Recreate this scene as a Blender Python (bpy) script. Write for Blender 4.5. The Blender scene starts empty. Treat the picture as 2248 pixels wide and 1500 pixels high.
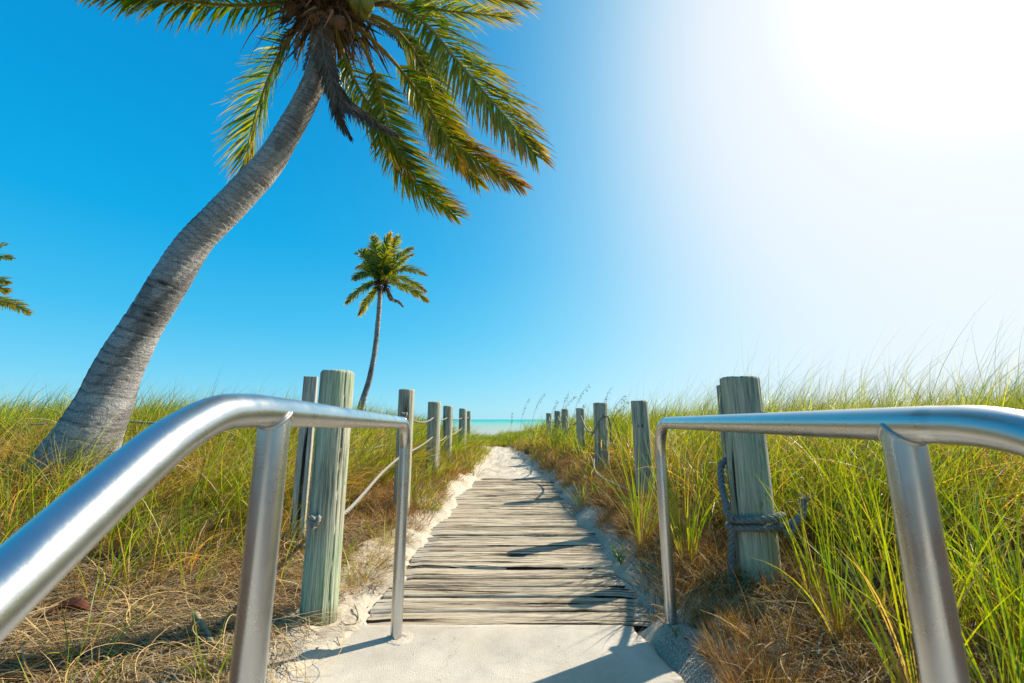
import bpy, math, random
import numpy as np
from mathutils import Vector

# ------------------------------------------------------------------ camera, sky, sun, exposure
random.seed(7)
RS = np.random.RandomState(11)
scene = bpy.context.scene
COL = scene.collection
PITCH = math.atan(171.0 / 910.0)
EYE = 0.90
cam_d = bpy.data.cameras.new("camera")
cam = bpy.data.objects.new("camera", cam_d)
COL.objects.link(cam)
cam.location = (0, 0, EYE)
cam.rotation_euler = (math.radians(90) + PITCH, 0, 0)
cam_d.sensor_width = 36.0
cam_d.lens = 36.0 * 910.0 / 2248.0
cam_d.clip_start = 0.02
cam_d.clip_end = 20000
cam_d.dof.use_dof = True
cam_d.dof.focus_distance = 3.2
cam_d.dof.aperture_fstop = 6.3
scene.camera = cam

SUN_EL, SUN_AZ = math.radians(40.0), math.radians(60.0)     # azimuth from +Y towards +X
SUN_DIR = (math.sin(SUN_AZ) * math.cos(SUN_EL), math.cos(SUN_AZ) * math.cos(SUN_EL), math.sin(SUN_EL))
world = bpy.data.worlds.new("World")
scene.world = world
world.use_nodes = True
wt = world.node_tree
wt.nodes.clear()
def WN(t, **k):
    n = wt.nodes.new(t)
    for a, b in k.items():
        setattr(n, a, b)
    return n
def wmath(op, a, b=None, clamp=False):
    n = WN('ShaderNodeMath', operation=op, use_clamp=clamp)
    for i, v in enumerate((a, b)):
        if v is None: continue
        if isinstance(v, (int, float)): n.inputs[i].default_value = v
        else: wt.links.new(v, n.inputs[i])
    return n.outputs[0]
sky = WN('ShaderNodeTexSky', sky_type='NISHITA', sun_disc=False)
sky.sun_elevation = SUN_EL
sky.sun_rotation = SUN_AZ
sky.air_density, sky.dust_density, sky.ozone_density = 1.0, 0.3, 3.0
hs = WN('ShaderNodeHueSaturation')
hs.inputs['Hue'].default_value = 0.478
hs.inputs['Saturation'].default_value = 1.45
hs.inputs['Value'].default_value = 1.0
wt.links.new(sky.outputs[0], hs.inputs['Color'])
# bright humid aureole of the air round the sun, a function of the angle to the sun
tc = WN('ShaderNodeTexCoord')
dp = WN('ShaderNodeVectorMath', operation='DOT_PRODUCT')
nm = WN('ShaderNodeVectorMath', operation='NORMALIZE')
wt.links.new(tc.outputs['Generated'], nm.inputs[0])
wt.links.new(nm.outputs[0], dp.inputs[0])
dp.inputs[1].default_value = SUN_DIR
sepw = WN('ShaderNodeSeparateXYZ'); wt.links.new(nm.outputs[0], sepw.inputs[0])
elev = wmath('ABSOLUTE', sepw.outputs[2])
wide = wmath('ADD', 0.60, wmath('MULTIPLY', wmath('MULTIPLY', elev, 1.7), .40))
ang = wmath('MULTIPLY', wmath('ARCCOSINE', dp.outputs['Value']), wide)   # thicker air low down spreads the glow
ramp = WN('ShaderNodeValToRGB')
ramp.color_ramp.interpolation = 'B_SPLINE'
deg = wmath('DIVIDE', ang, math.radians(90))
wt.links.new(deg, ramp.inputs[0])
els = ramp.color_ramp.elements
stops = [(0.0, 1.0), (0.15, 1.0), (0.24, .95), (0.33, .74), (0.42, .41), (0.53, .14), (0.66, 0.03), (0.80, 0.0)]
els[0].position, els[0].color = stops[0][0], (1, 1, 1, 1)
els[1].position, els[1].color = stops[-1][0], (0, 0, 0, 1)
for p_, v_ in stops[1:-1]:
    e_ = els.new(p_); e_.color = (v_, v_, v_, 1)
bg1 = WN('ShaderNodeBackground'); bg1.inputs['Strength'].default_value = 0.085
bg2 = WN('ShaderNodeBackground'); bg2.inputs['Color'].default_value = (.91, .96, 1.0, 1); bg2.inputs['Strength'].default_value = 0.61
wt.links.new(hs.outputs[0], bg1.inputs['Color'])
gc = WN('ShaderNodeValToRGB'); wt.links.new(ramp.outputs[0], gc.inputs[0])     # outer aureole is cyan, inner one white
gc.color_ramp.elements[0].color = (.30, .86, 1.0, 1); gc.color_ramp.elements[1].position = .85; gc.color_ramp.elements[1].color = (.90, .955, 1.0, 1)
wt.links.new(gc.outputs[0], bg2.inputs['Color'])
# deeper tropical blue overhead, cyan humid air towards the horizon
er = WN('ShaderNodeValToRGB'); ee = er.color_ramp.elements
est = [(0.0, (.22, .68, .90)), (.08, (.13, .60, .90)), (.20, (.045, .51, .87)), (.36, (.004, .41, .83)), (.62, (.004, .31, .72)), (1.0, (.004, .20, .55))]
ee[0].position, ee[0].color = est[0][0], (*est[0][1], 1); ee[1].position, ee[1].color = est[-1][0], (*est[-1][1], 1)
for p_, c_ in est[1:-1]:
    e_ = ee.new(p_); e_.color = (*c_, 1)
wt.links.new(elev, er.inputs[0])
bg3 = WN('ShaderNodeBackground'); bg3.inputs['Strength'].default_value = 0.63
wt.links.new(er.outputs[0], bg3.inputs['Color'])
hz = 0.8
mixh = WN('ShaderNodeMixShader'); mixh.inputs[0].default_value = hz
wt.links.new(bg1.outputs[0], mixh.inputs[1]); wt.links.new(bg3.outputs[0], mixh.inputs[2])
mixw = WN('ShaderNodeMixShader'); wt.links.new(ramp.outputs[0], mixw.inputs[0])
wt.links.new(mixh.outputs[0], mixw.inputs[1]); wt.links.new(bg2.outputs[0], mixw.inputs[2])
# hot core of the glare close to the sun
cr_n = WN('ShaderNodeMapRange', interpolation_type='SMOOTHSTEP'); wt.links.new(wmath('ARCCOSINE', dp.outputs['Value']), cr_n.inputs[0])
cr_n.inputs[1].default_value = math.radians(3); cr_n.inputs[2].default_value = math.radians(20); cr_n.inputs[3].default_value = 1.0; cr_n.inputs[4].default_value = 0.0
bg4 = WN('ShaderNodeBackground'); bg4.inputs['Color'].default_value = (1.0, .98, .95, 1); bg4.inputs['Strength'].default_value = 0.9
mixc = WN('ShaderNodeMixShader'); wt.links.new(cr_n.outputs[0], mixc.inputs[0])
wt.links.new(mixw.outputs[0], mixc.inputs[1]); wt.links.new(bg4.outputs[0], mixc.inputs[2])
wo = WN('ShaderNodeOutputWorld'); wt.links.new(mixc.outputs[0], wo.inputs[0])

sun_d = bpy.data.lights.new("sun", 'SUN')
sun_d.energy = 5.0
sun_d.angle = math.radians(0.53)
sun_d.color = (1.0, 0.93, 0.80)
sun = bpy.data.objects.new("sun", sun_d)
COL.objects.link(sun)
sun.rotation_euler = Vector(SUN_DIR).to_track_quat('Z', 'Y').to_euler()
scene.view_settings.view_transform = 'Standard'
scene.view_settings.look = 'None'
scene.view_settings.exposure = 0.76
scene.view_settings.gamma = 1.0
scene.cycles.max_bounces = 6
scene.cycles.diffuse_bounces = 2
scene.cycles.transparent_max_bounces = 6
scene.cycles.sample_clamp_indirect = 6.0

def P(px, py, t):
    """the place t metres deep on the ray of photo point (px, py): used to read real positions off the photo"""
    u, v = (px - 1124) / 910.0, (750 - py) / 910.0
    cp, sp = math.cos(PITCH), math.sin(PITCH)
    return np.array([t * u, t * (cp - v * sp), EYE + t * (sp + v * cp)])

# ------------------------------------------------------------------ helpers
def tag(o, label=None, cat=None, group=None, kind=None):
    if label: o['label'] = label
    if cat: o['category'] = cat
    if group: o['group'] = group
    if kind: o['kind'] = kind
    return o
def empty(name, loc, label, cat, group=None):
    o = bpy.data.objects.new(name, None)
    COL.objects.link(o)
    o.location = loc
    o.empty_display_size = 0.1
    return tag(o, label, cat, group)
def mesh_obj(name, V, F, mat, parent=None, col=None, smooth=True, origin=None, uv=None, mats=None, mat_idx=None):
    """V (n,3) world coords, F (m,4) or (m,3) array or list of such arrays"""
    V = np.asarray(V, dtype=np.float32)
    Fs = F if isinstance(F, list) else [F]
    Fs = [np.asarray(f, dtype=np.int32) for f in Fs if len(f)]
    base = np.zeros(3, dtype=np.float32)
    if parent is not None:
        p = parent
        while p is not None:
            base += np.array(p.location, dtype=np.float32); p = p.parent
    loc = np.zeros(3, dtype=np.float32)
    if origin is not None:
        loc = np.asarray(origin, dtype=np.float32) - base
    W = V - base - loc
    me = bpy.data.meshes.new(name)
    me.vertices.add(len(W)); me.vertices.foreach_set('co', W.ravel())
    nl = sum(f.size for f in Fs); nf = sum(len(f) for f in Fs)
    me.loops.add(nl); me.loops.foreach_set('vertex_index', np.concatenate([f.ravel() for f in Fs]))
    me.polygons.add(nf)
    tot = np.concatenate([np.full(len(f), f.shape[1], dtype=np.int32) for f in Fs])
    st = np.concatenate([[0], np.cumsum(tot)[:-1]]).astype(np.int32)
    me.polygons.foreach_set('loop_start', st)
    me.polygons.foreach_set('use_smooth', np.full(nf, smooth, dtype=bool))
    if mat_idx is not None:
        me.polygons.foreach_set('material_index', np.asarray(mat_idx, dtype=np.int32))
    for m in (mats or [mat]): me.materials.append(m)
    me.update(calc_edges=True)
    if col is not None:
        ca = me.color_attributes.new('tint', 'FLOAT_COLOR', 'POINT')
        c4 = np.ones((len(W), 4), dtype=np.float32); c4[:, :3] = col
        ca.data.foreach_set('color', c4.ravel())
    o = bpy.data.objects.new(name, me)
    COL.objects.link(o)
    o.location = loc
    if parent is not None: o.parent = parent
    return o
def cr(pts, n):
    """Catmull-Rom through pts (k,d) -> n samples, near even spacing"""
    p = np.asarray(pts, dtype=float)
    q = np.vstack([2 * p[0] - p[1], p, 2 * p[-1] - p[-2]])
    out = []
    m = 24
    for i in range(1, len(q) - 2):
        t = np.linspace(0, 1, m, endpoint=False)[:, None]
        a, b, c, d = q[i-1], q[i], q[i+1], q[i+2]
        out.append(.5 * ((2*b) + (-a + c)*t + (2*a - 5*b + 4*c - d)*t**2 + (-a + 3*b - 3*c + d)*t**3))
    out = np.vstack(out + [q[-2][None]])
    s = np.concatenate([[0], np.cumsum(np.linalg.norm(np.diff(out[:, :3], axis=0), axis=1))])
    ss = np.linspace(0, s[-1], n)
    return np.stack([np.interp(ss, s, out[:, k]) for k in range(out.shape[1])], axis=1)
def nrm(a): return a / (np.linalg.norm(a, axis=-1, keepdims=True) + 1e-12)
def frames(c):
    T = nrm(np.gradient(c, axis=0))
    u = np.array([0, 0, 1.0]) if abs(T[0][2]) < .9 else np.array([1.0, 0, 0])
    U = np.zeros_like(T); 
    for i in range(len(T)):
        u = u - T[i] * np.dot(u, T[i]); u = u / np.linalg.norm(u); U[i] = u
    return T, U, np.cross(T, U)
def grid_faces(nr, nc, wrap=False, off=0):
    r = np.arange(nr - 1)[:, None]; c = np.arange(nc if wrap else nc - 1)[None, :]
    c2 = (c + 1) % nc
    f = np.stack([r*nc + c, r*nc + c2, (r+1)*nc + c2, (r+1)*nc + c], axis=-1).reshape(-1, 4)
    return f + off
def tube(c, rad, ns=12, cap=True, off=0):
    c = np.asarray(c, float); rad = np.broadcast_to(np.asarray(rad, float), (len(c),))
    T, U, B = frames(c)
    a = np.linspace(0, 2*np.pi, ns, endpoint=False)
    V = c[:, None, :] + rad[:, None, None] * (np.cos(a)[None, :, None] * U[:, None, :] + np.sin(a)[None, :, None] * B[:, None, :])
    V = V.reshape(-1, 3)
    F = [grid_faces(len(c), ns, True, off)]
    if cap:
        V = np.vstack([V, c[0], c[-1]])
        n0 = off + len(c)*ns; i = np.arange(ns); j = (i + 1) % ns
        F.append(np.stack([np.full(ns, n0), off + j, off + i], 1))
        F.append(np.stack([np.full(ns, n0 + 1), off + (len(c)-1)*ns + i, off + (len(c)-1)*ns + j], 1))
    return V, F
class MB:
    def __init__(s): s.V = []; s.F = []; s.C = []; s.n = 0
    def add(s, V, F, c=None):
        V = np.asarray(V, float)
        Fs = F if isinstance(F, list) else [F]
        s.V.append(V); s.F += [np.asarray(f) + s.n for f in Fs]; s.n += len(V)
        if c is not None:
            c = np.asarray(c, float)
            s.C.append(np.broadcast_to(c, (len(V), 3)))
    def tube(s, c, r, ns=12, cap=True, col=None):
        V, F = tube(c, r, ns, cap); s.add(V, F, col)
    def build(s, name, mat, parent=None, **k):
        q = [f for f in s.F if f.shape[1] == 4]; t = [f for f in s.F if f.shape[1] == 3]
        F = ([np.vstack(q)] if q else []) + ([np.vstack(t)] if t else [])
        return mesh_obj(name, np.vstack(s.V), F, mat, parent, col=(np.vstack(s.C) if s.C else None), **k)
def vnoise(x, y, seed=0):
    xi, yi = np.floor(x).astype(np.int64), np.floor(y).astype(np.int64)
    fx, fy = x - xi, y - yi
    fx, fy = fx*fx*(3-2*fx), fy*fy*(3-2*fy)
    def h(a, b):
        n = (a * 374761393 + b * 668265263 + seed * 1442695041) & 0x7fffffff
        n = ((n ^ (n >> 13)) * 1274126177) & 0x7fffffff
        return ((n ^ (n >> 16)) & 0xffff) / 65535.0
    return (h(xi, yi)*(1-fx) + h(xi+1, yi)*fx)*(1-fy) + (h(xi, yi+1)*(1-fx) + h(xi+1, yi+1)*fx)*fy
def fbm(x, y, seed=0, oct=3):
    s, a, t = 0, .5, 0
    for i in range(oct):
        s = s + a * vnoise(x * 2**i + 17*i, y * 2**i + 5*i, seed + i); t += a; a *= .5
    return s / t          # 0..1
def S(x): x = np.clip(x, 0, 1); return x*x*(3-2*x)

# ------------------------------------------------------------------ materials
def material(name):
    m = bpy.data.materials.new(name); m.use_nodes = True
    nt = m.node_tree; nt.nodes.clear()
    out = nt.nodes.new('ShaderNodeOutputMaterial')
    b = nt.nodes.new('ShaderNodeBsdfPrincipled')
    nt.links.new(b.outputs[0], out.inputs[0])
    return m, nt, b, out
class G:
    def __init__(s, nt): s.nt = nt
    def n(s, t, **k):
        n = s.nt.nodes.new(t)
        for a, b in k.items():
            if a.startswith('i_'):
                key = a[2:]
                if key.isdigit(): n.inputs[int(key)].default_value = b
                else: n.inputs[key].default_value = b
            else: setattr(n, a, b)
        return n
    def l(s, a, b): s.nt.links.new(a, b)
    def coord(s, scale=(1, 1, 1), kind='Object', rnd=False):
        c = s.n('ShaderNodeTexCoord').outputs[kind]
        if rnd:
            oi = s.n('ShaderNodeObjectInfo')
            mu = s.n('ShaderNodeMath', operation='MULTIPLY', i_1=37.0); s.l(oi.outputs['Random'], mu.inputs[0])
            ad = s.n('ShaderNodeVectorMath', operation='ADD'); s.l(c, ad.inputs[0]); s.l(mu.outputs[0], ad.inputs[1]); c = ad.outputs[0]
        mp = s.n('ShaderNodeMapping'); mp.inputs['Scale'].default_value = scale
        s.l(c, mp.inputs[0]); return mp.outputs[0]
    def noise(s, co, scale, detail=4, rough=.6, dist=0):
        n = s.n('ShaderNodeTexNoise'); n.inputs['Scale'].default_value = scale
        n.inputs['Detail'].default_value = detail; n.inputs['Roughness'].default_value = rough; n.inputs['Distortion'].default_value = dist
        s.l(co, n.inputs['Vector']); return n.outputs['Fac']
    def ramp(s, f, st):
        r = s.n('ShaderNodeValToRGB'); e = r.color_ramp.elements
        def c4(c): return (c, c, c, 1) if isinstance(c, (int, float)) else (*c, 1)
        e[0].position, e[0].color = st[0][0], c4(st[0][1]); e[1].position, e[1].color = st[-1][0], c4(st[-1][1])
        for p, c in st[1:-1]:
            x = e.new(p); x.color = c4(c)
        s.l(f, r.inputs[0]); return r.outputs[0]
    def mix(s, f, a, b, mode='MIX'):
        m = s.n('ShaderNodeMix', data_type='RGBA', blend_type=mode)
        for sock, v in ((0, f), (6, a), (7, b)):
            if isinstance(v, (int, float)): m.inputs[sock].default_value = v
            elif isinstance(v, tuple): m.inputs[sock].default_value = (*v, 1)
            else: s.l(v, m.inputs[sock])
        return m.outputs[2]
    def bump(s, h, b, dist=.005, strength=1.0):
        n = s.n('ShaderNodeBump'); n.inputs['Distance'].default_value = dist; n.inputs['Strength'].default_value = strength
        s.l(h, n.inputs['Height']); s.l(n.outputs[0], b.inputs['Normal']); return n
    def math(s, op, a, b=None, clamp=False):
        n = s.n('ShaderNodeMath', operation=op, use_clamp=clamp)
        for i, v in enumerate((a, b)):
            if v is None: continue
            if isinstance(v, (int, float)): n.inputs[i].default_value = v
            else: s.l(v, n.inputs[i])
        return n.outputs[0]

def m_ground():
    m, nt, b, o = material('sand'); g = G(nt)
    co = g.coord()
    sand = g.mix(g.noise(co, 2.2, 5), (.47, .40, .305), (.58, .50, .39))
    speck = g.ramp(g.noise(co, 170, 2, .7), [(.62, 0), (.72, 1)])
    sand = g.mix(g.math('MULTIPLY', speck, .45), sand, (.30, .22, .14))
    peb = g.ramp(g.noise(co, 60, 3, .6), [(.70, 0), (.76, 1)])
    sand = g.mix(g.math('MULTIPLY', peb, .5), sand, (.20, .13, .08))
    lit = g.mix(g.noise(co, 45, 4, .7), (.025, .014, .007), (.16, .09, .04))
    at = g.n('ShaderNodeAttribute', attribute_name='tint')
    sp = g.n('ShaderNodeSeparateColor'); g.l(at.outputs['Color'], sp.inputs[0])
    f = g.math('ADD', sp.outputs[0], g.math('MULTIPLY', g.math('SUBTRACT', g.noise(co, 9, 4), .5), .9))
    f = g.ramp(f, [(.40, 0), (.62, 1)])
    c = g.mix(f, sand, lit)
    gr = g.ramp(g.noise(co, 240, 3, .75), [(.42, 0), (.60, 1)])      # dark gravel in the sand
    c = g.mix(g.math('MULTIPLY', gr, sp.outputs[1]), c, (.07, .075, .07))
    g.l(c, b.inputs['Base Color']); b.inputs['Roughness'].default_value = .95
    b.inputs['Specular IOR Level'].default_value = .15
    h = g.math('ADD', g.math('MULTIPLY', g.noise(co, 22, 5, .65), 1.0), g.math('MULTIPLY', g.noise(co, 260, 3, .7), .25))
    g.bump(h, b, .028, .75)
    return m
def m_concrete():
    m, nt, b, o = material('concrete'); g = G(nt); co = g.coord()
    c = g.mix(g.ramp(g.noise(co, 2.3, 7, .68), [(.33, 0), (.64, 1)]), (.36, .31, .245), (.54, .47, .37))
    vor = g.n('ShaderNodeTexVoronoi', feature='DISTANCE_TO_EDGE'); vor.inputs['Scale'].default_value = 1.15
    wob = g.n('ShaderNodeVectorMath', operation='ADD'); g.l(co, wob.inputs[0]); g.l(g.noise(co, 6, 4, .7), wob.inputs[1]); g.l(wob.outputs[0], vor.inputs['Vector'])
    hair = g.ramp(vor.outputs['Distance'], [(0, 1), (.0035, 0)])
    c = g.mix(g.math('MULTIPLY', hair, .55), c, (.16, .13, .10))
    warm = g.ramp(g.noise(co, 1.9, 3), [(.5, 0), (.72, 1)])
    c = g.mix(g.math('MULTIPLY', warm, .35), c, (.47, .36, .23))
    c = g.mix(g.math('MULTIPLY', g.ramp(g.noise(co, 120, 3, .7), [(.56, 0), (.7, 1)]), .35), c, (.33, .29, .24))
    c = g.mix(g.math('MULTIPLY', g.ramp(g.noise(co, 35, 2, .5), [(.72, 0), (.78, 1)]), .7), c, (.15, .12, .09))
    g.l(c, b.inputs['Base Color']); b.inputs['Roughness'].default_value = .85
    g.bump(g.math('ADD', g.noise(co, 190, 4, .7), g.math('MULTIPLY', g.noise(co, 14, 4), .9)), b, .006, .6)
    return m
def m_boards():
    m, nt, b, o = material('weathered_board'); g = G(nt)
    at = g.n('ShaderNodeAttribute', attribute_name='tint'); sp = g.n('ShaderNodeSeparateColor'); g.l(at.outputs['Color'], sp.inputs[0])
    co = g.coord((1, 1, 1))
    cb = g.n('ShaderNodeCombineXYZ'); 
    s1 = g.n('ShaderNodeSeparateXYZ'); g.l(co, s1.inputs[0])
    g.l(g.math('ADD', s1.outputs[0], g.math('MULTIPLY', sp.outputs[0], 31.0)), cb.inputs[0]); g.l(s1.outputs[1], cb.inputs[1])
    g.l(g.math('MULTIPLY', sp.outputs[0], 9.0), cb.inputs[2])
    def st(sx, sy):
        mp = g.n('ShaderNodeMapping'); mp.inputs['Scale'].default_value = (sx, sy, 1); g.l(cb.outputs[0], mp.inputs[0]); return mp.outputs[0]
    grain = g.noise(st(1.5, 62), 1.0, 6, .72, .0)
    fine = g.noise(st(7, 210), 1.0, 3, .6)
    big = g.noise(st(1.2, 9), 1.0, 4, .6)
    c = g.ramp(grain, [(.36, (.03, .02, .012)), (.43, (.20, .13, .07)), (.49, (.56, .45, .30)), (.62, (.70, .60, .44))])
    c = g.mix(g.math('MULTIPLY', g.ramp(big, [(.45, 0), (.66, 1)]), .5), c, (.34, .215, .11))
    c = g.mix(.35, c, g.ramp(fine, [(.38, (.10, .07, .045)), (.55, (.66, .57, .43))]))
    c = g.mix(g.math('MULTIPLY', sp.outputs[1], .55), c, (.20, .145, .095))
    snd = g.math('ADD', g.math('MULTIPLY', sp.outputs[2], .75), g.math('SUBTRACT', g.noise(g.coord(), 17, 5, .7), .5))
    c = g.mix(g.math('MULTIPLY', g.ramp(snd, [(.35, 0), (.6, 1)]), .85), c, (.47, .41, .33))
    crack = g.ramp(g.noise(st(.8, 34), 1.0, 6, .68, .0), [(.42, 1), (.445, 0)])
    c = g.mix(crack, c, (.020, .011, .007))
    g.l(c, b.inputs['Base Color']); b.inputs['Roughness'].default_value = .9; b.inputs['Specular IOR Level'].default_value = .2
    h = g.math('SUBTRACT', g.math('ADD', grain, g.math('MULTIPLY', fine, .5)), g.math('MULTIPLY', crack, .8))
    g.bump(h, b, .012, .9)
    return m
def m_post(name, cols, green=.5):
    m, nt, b, o = material(name); g = G(nt)
    def cc(sx, sz): return g.coord((sx, sx, sz), 'Object', True)
    grain = g.noise(cc(38, 1.6), 1.0, 6, .65, .3)
    fine = g.noise(cc(150, 5), 1.0, 4, .6)
    blot = g.noise(cc(7, 3.2), 1.0, 5, .6)
    c = g.ramp(grain, [(.34, tuple(x*.3 for x in cols[0])), (.46, cols[0]), (.58, cols[1])])
    c = g.mix(g.math('MULTIPLY', g.ramp(blot, [(.42, 0), (.62, 1)]), green), c, cols[2])
    c = g.mix(.42, c, g.ramp(fine, [(.36, (.05, .047, .035)), (.60, (.62, .60, .46))]))
    c = g.mix(g.math('MULTIPLY', g.ramp(g.noise(cc(24, 8), 1.0, 4, .7), [(.66, 0), (.74, 1)]), .75), c, (.15, .085, .05))
    crack = g.ramp(g.noise(cc(26, .7), 1.0, 4, .5, .3), [(.335, 1), (.37, 0)])
    oi = g.n('ShaderNodeObjectInfo'); c = g.mix(g.math('MULTIPLY', oi.outputs['Random'], .55), c, g.mix(.6, c, (.40, .33, .24)))
    kn = g.ramp(g.noise(cc(9, 6), 1.0, 2, .4, 1.5), [(.70, 0), (.74, 1)]); c = g.mix(g.math('MULTIPLY', kn, .7), c, (.09, .07, .045))
    sz = g.n('ShaderNodeSeparateXYZ'); g.l(g.coord(), sz.inputs[0])
    damp = g.math('ADD', g.math('MULTIPLY', sz.outputs[2], -4.5), g.math('ADD', .45, g.math('MULTIPLY', g.noise(cc(14, 4), 1.0, 4, .7), .7)), True)
    c = g.mix(g.math('MULTIPLY', g.ramp(damp, [(.45, 0), (.75, 1)]), .65), c, (.07, .075, .035))
    c = g.mix(crack, c, (.02, .017, .012))
    g.l(c, b.inputs['Base Color']); b.inputs['Roughness'].default_value = .88; b.inputs['Specular IOR Level'].default_value = .2
    g.bump(g.math('SUBTRACT', g.math('ADD', grain, g.math('MULTIPLY', fine, .5)), g.math('MULTIPLY', crack, .7)), b, .012, .8)
    return m
def m_metal(name, col, rough):
    m, nt, b, o = material(name); g = G(nt); co = g.coord()
    f = g.noise(g.coord((40, 40, 9)), 6, 4, .6)
    g.l(g.mix(g.noise(co, 5, 5, .7), tuple(c*.86 for c in col), col), b.inputs['Base Color'])
    b.inputs['Metallic'].default_value = .96
    g.l(g.ramp(g.noise(co, 18, 5, .7), [(.3, rough*.85), (.7, rough*1.25)]), b.inputs['Roughness'])
    scr = g.noise(g.coord((8, 300, 300)), 1.0, 2, .5)
    pit = g.ramp(g.noise(co, 130, 2, .5), [(.70, 0), (.76, 1)])
    g.bump(g.math('ADD', g.math('MULTIPLY', f, .4), g.math('ADD', g.math('MULTIPLY', scr, .5), g.math('MULTIPLY', pit, .12))), b, .0008, .22)
    return m
def m_tint(name, rough=.6, trans=.35, spec=.3, noise=.0, nscale=30, bump=0.0):
    """colour from the mesh's own attribute, plus thin-leaf transmission"""
    m, nt, b, o = material(name); g = G(nt)
    at = g.n('ShaderNodeAttribute', attribute_name='tint'); c = at.outputs['Color']
    if noise:
        n = g.noise(g.coord(), nscale, 4, .65)
        c = g.mix(noise, c, g.mix(g.ramp(n, [(.3, 0), (.7, 1)]), (.25, .25, .25), (1.6, 1.6, 1.6)), 'MULTIPLY')
        if bump: g.bump(n, b, bump, .7)
    g.l(c, b.inputs['Base Color']); b.inputs['Roughness'].default_value = rough; b.inputs['Specular IOR Level'].default_value = spec
    if trans:
        t = g.n('ShaderNodeBsdfTranslucent')
        g.l(g.mix(1.0, c, (2.0, 1.85, .4), 'MULTIPLY'), t.inputs[0])
        mx = g.n('ShaderNodeMixShader'); mx.inputs[0].default_value = trans
        g.l(b.outputs[0], mx.inputs[1]); g.l(t.outputs[0], mx.inputs[2]); g.l(mx.outputs[0], o.inputs[0])
    return m
def m_trunk():
    m, nt, b, o = material('palm_bark'); g = G(nt); co = g.coord()
    at = g.n('ShaderNodeAttribute', attribute_name='tint')
    n1 = g.noise(co, 7, 5, .6); n2 = g.noise(co, 130, 3, .7); n3 = g.noise(g.coord((9, 9, 40)), 1.6, 5, .6)
    c = g.mix(n1, (.40, .385, .365), (.58, .55, .51))
    c = g.mix(g.math('MULTIPLY', g.ramp(n2, [(.42, 0), (.58, 1)]), .62), c, (.10, .095, .095))
    c = g.mix(g.math('MULTIPLY', g.ramp(n3, [(.50, 0), (.66, 1)]), .5), c, (.15, .13, .115))
    c = g.mix(1.0, c, at.outputs['Color'], 'MULTIPLY')
    g.l(c, b.inputs['Base Color']); b.inputs['Roughness'].default_value = .92; b.inputs['Specular IOR Level'].default_value = .15
    g.bump(g.math('ADD', g.math('MULTIPLY', n2, .5), g.math('ADD', n3, g.noise(co, 40, 4, .7))), b, .010, .8)
    return m
def m_sea():
    m, nt, b, o = material('sea_water'); g = G(nt); co = g.coord()
    s1 = g.n('ShaderNodeSeparateXYZ'); g.l(co, s1.inputs[0])
    w = g.noise(g.coord((.004, .03, 1)), 1.0, 4, .6)
    y = g.math('ADD', s1.outputs[1], g.math('MULTIPLY', g.math('SUBTRACT', w, .5), 45))
    y = g.math('DIVIDE', y, 700)
    c = g.ramp(y, [(.05, (.36, .36, .29)), (.13, (.30, .35, .28)), (.24, (.20, .37, .30)), (.45, (.07, .37, .31)), (.7, (.03, .33, .29)), (1.0, (.02, .29, .28))])
    rip = g.noise(g.coord((.25, 1.6, 1)), 1.0, 4, .6)
    c = g.mix(g.math('MULTIPLY', g.ramp(rip, [(.5, 0), (.7, 1)]), .25), c, (.55, .62, .55))
    g.l(c, b.inputs['Base Color']); b.inputs['Roughness'].default_value = .45
    b.inputs['Specular IOR Level'].default_value = .10
    g.bump(g.noise(g.coord((.5, 2.5, 1)), 1.0, 4, .6), b, .25, .6)
    return m
def m_plain(name, c0, c1, rough=.8, scale=20, dist=.003, spec=.3):
    m, nt, b, o = material(name); g = G(nt); co = g.coord()
    n = g.noise(co, scale, 5, .65)
    g.l(g.mix(n, c0, c1), b.inputs['Base Color']); b.inputs['Roughness'].default_value = rough; b.inputs['Specular IOR Level'].default_value = spec
    g.bump(n, b, dist, .8); return m

M_SAND, M_CONC, M_BOARD = m_ground(), m_concrete(), m_boards()
M_POST = m_post('post_wood', [(.24, .245, .16), (.58, .56, .39), (.27, .42, .21)], .75)
M_POSTG = m_post('post_wood_grey', [(.25, .245, .18), (.55, .53, .42), (.36, .40, .28)], .45)
M_SQ = m_post('square_post_wood', [(.36, .32, .28), (.58, .53, .47), (.44, .40, .34)], .4)
M_METAL = m_metal('brushed_rail_metal', (.60, .61, .61), .28)
M_WELD = m_metal('weld_metal', (.50, .48, .45), .42)
M_GRASS = m_tint('grass_blade', .42, .36, .4)
M_STRAW = m_tint('dry_straw', .65, .18, .25)
M_LEAF = m_tint('palm_leaflet', .38, .46, .45)
M_DEAD = m_tint('dead_palm_fibre', .9, .12, .1)
M_STALK = m_tint('palm_petiole', .55, 0, .3, .35, 14)
M_BARK = m_trunk()
M_SEA = m_sea()
M_ROPE = m_plain('pale_rope', (.17, .15, .12), (.38, .35, .29), .9, 90, .002)
M_ROPEB = m_plain('blue_grey_rope', (.05, .055, .055), (.30, .295, .27), .85, 70, .002)
M_STICK = m_plain('stick_wood', (.20, .13, .07), (.42, .31, .18), .85, 40, .003)
M_NUT = m_plain('green_coconut', (.30, .27, .04), (.20, .24, .04), .45, 9, .002)
M_NUTB = m_plain('brown_coconut', (.16, .09, .05), (.30, .20, .12), .8, 20, .004)
M_SHEATH = m_plain('brown_sheath', (.10, .025, .012), (.20, .07, .03), .6, 14, .004)

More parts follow.
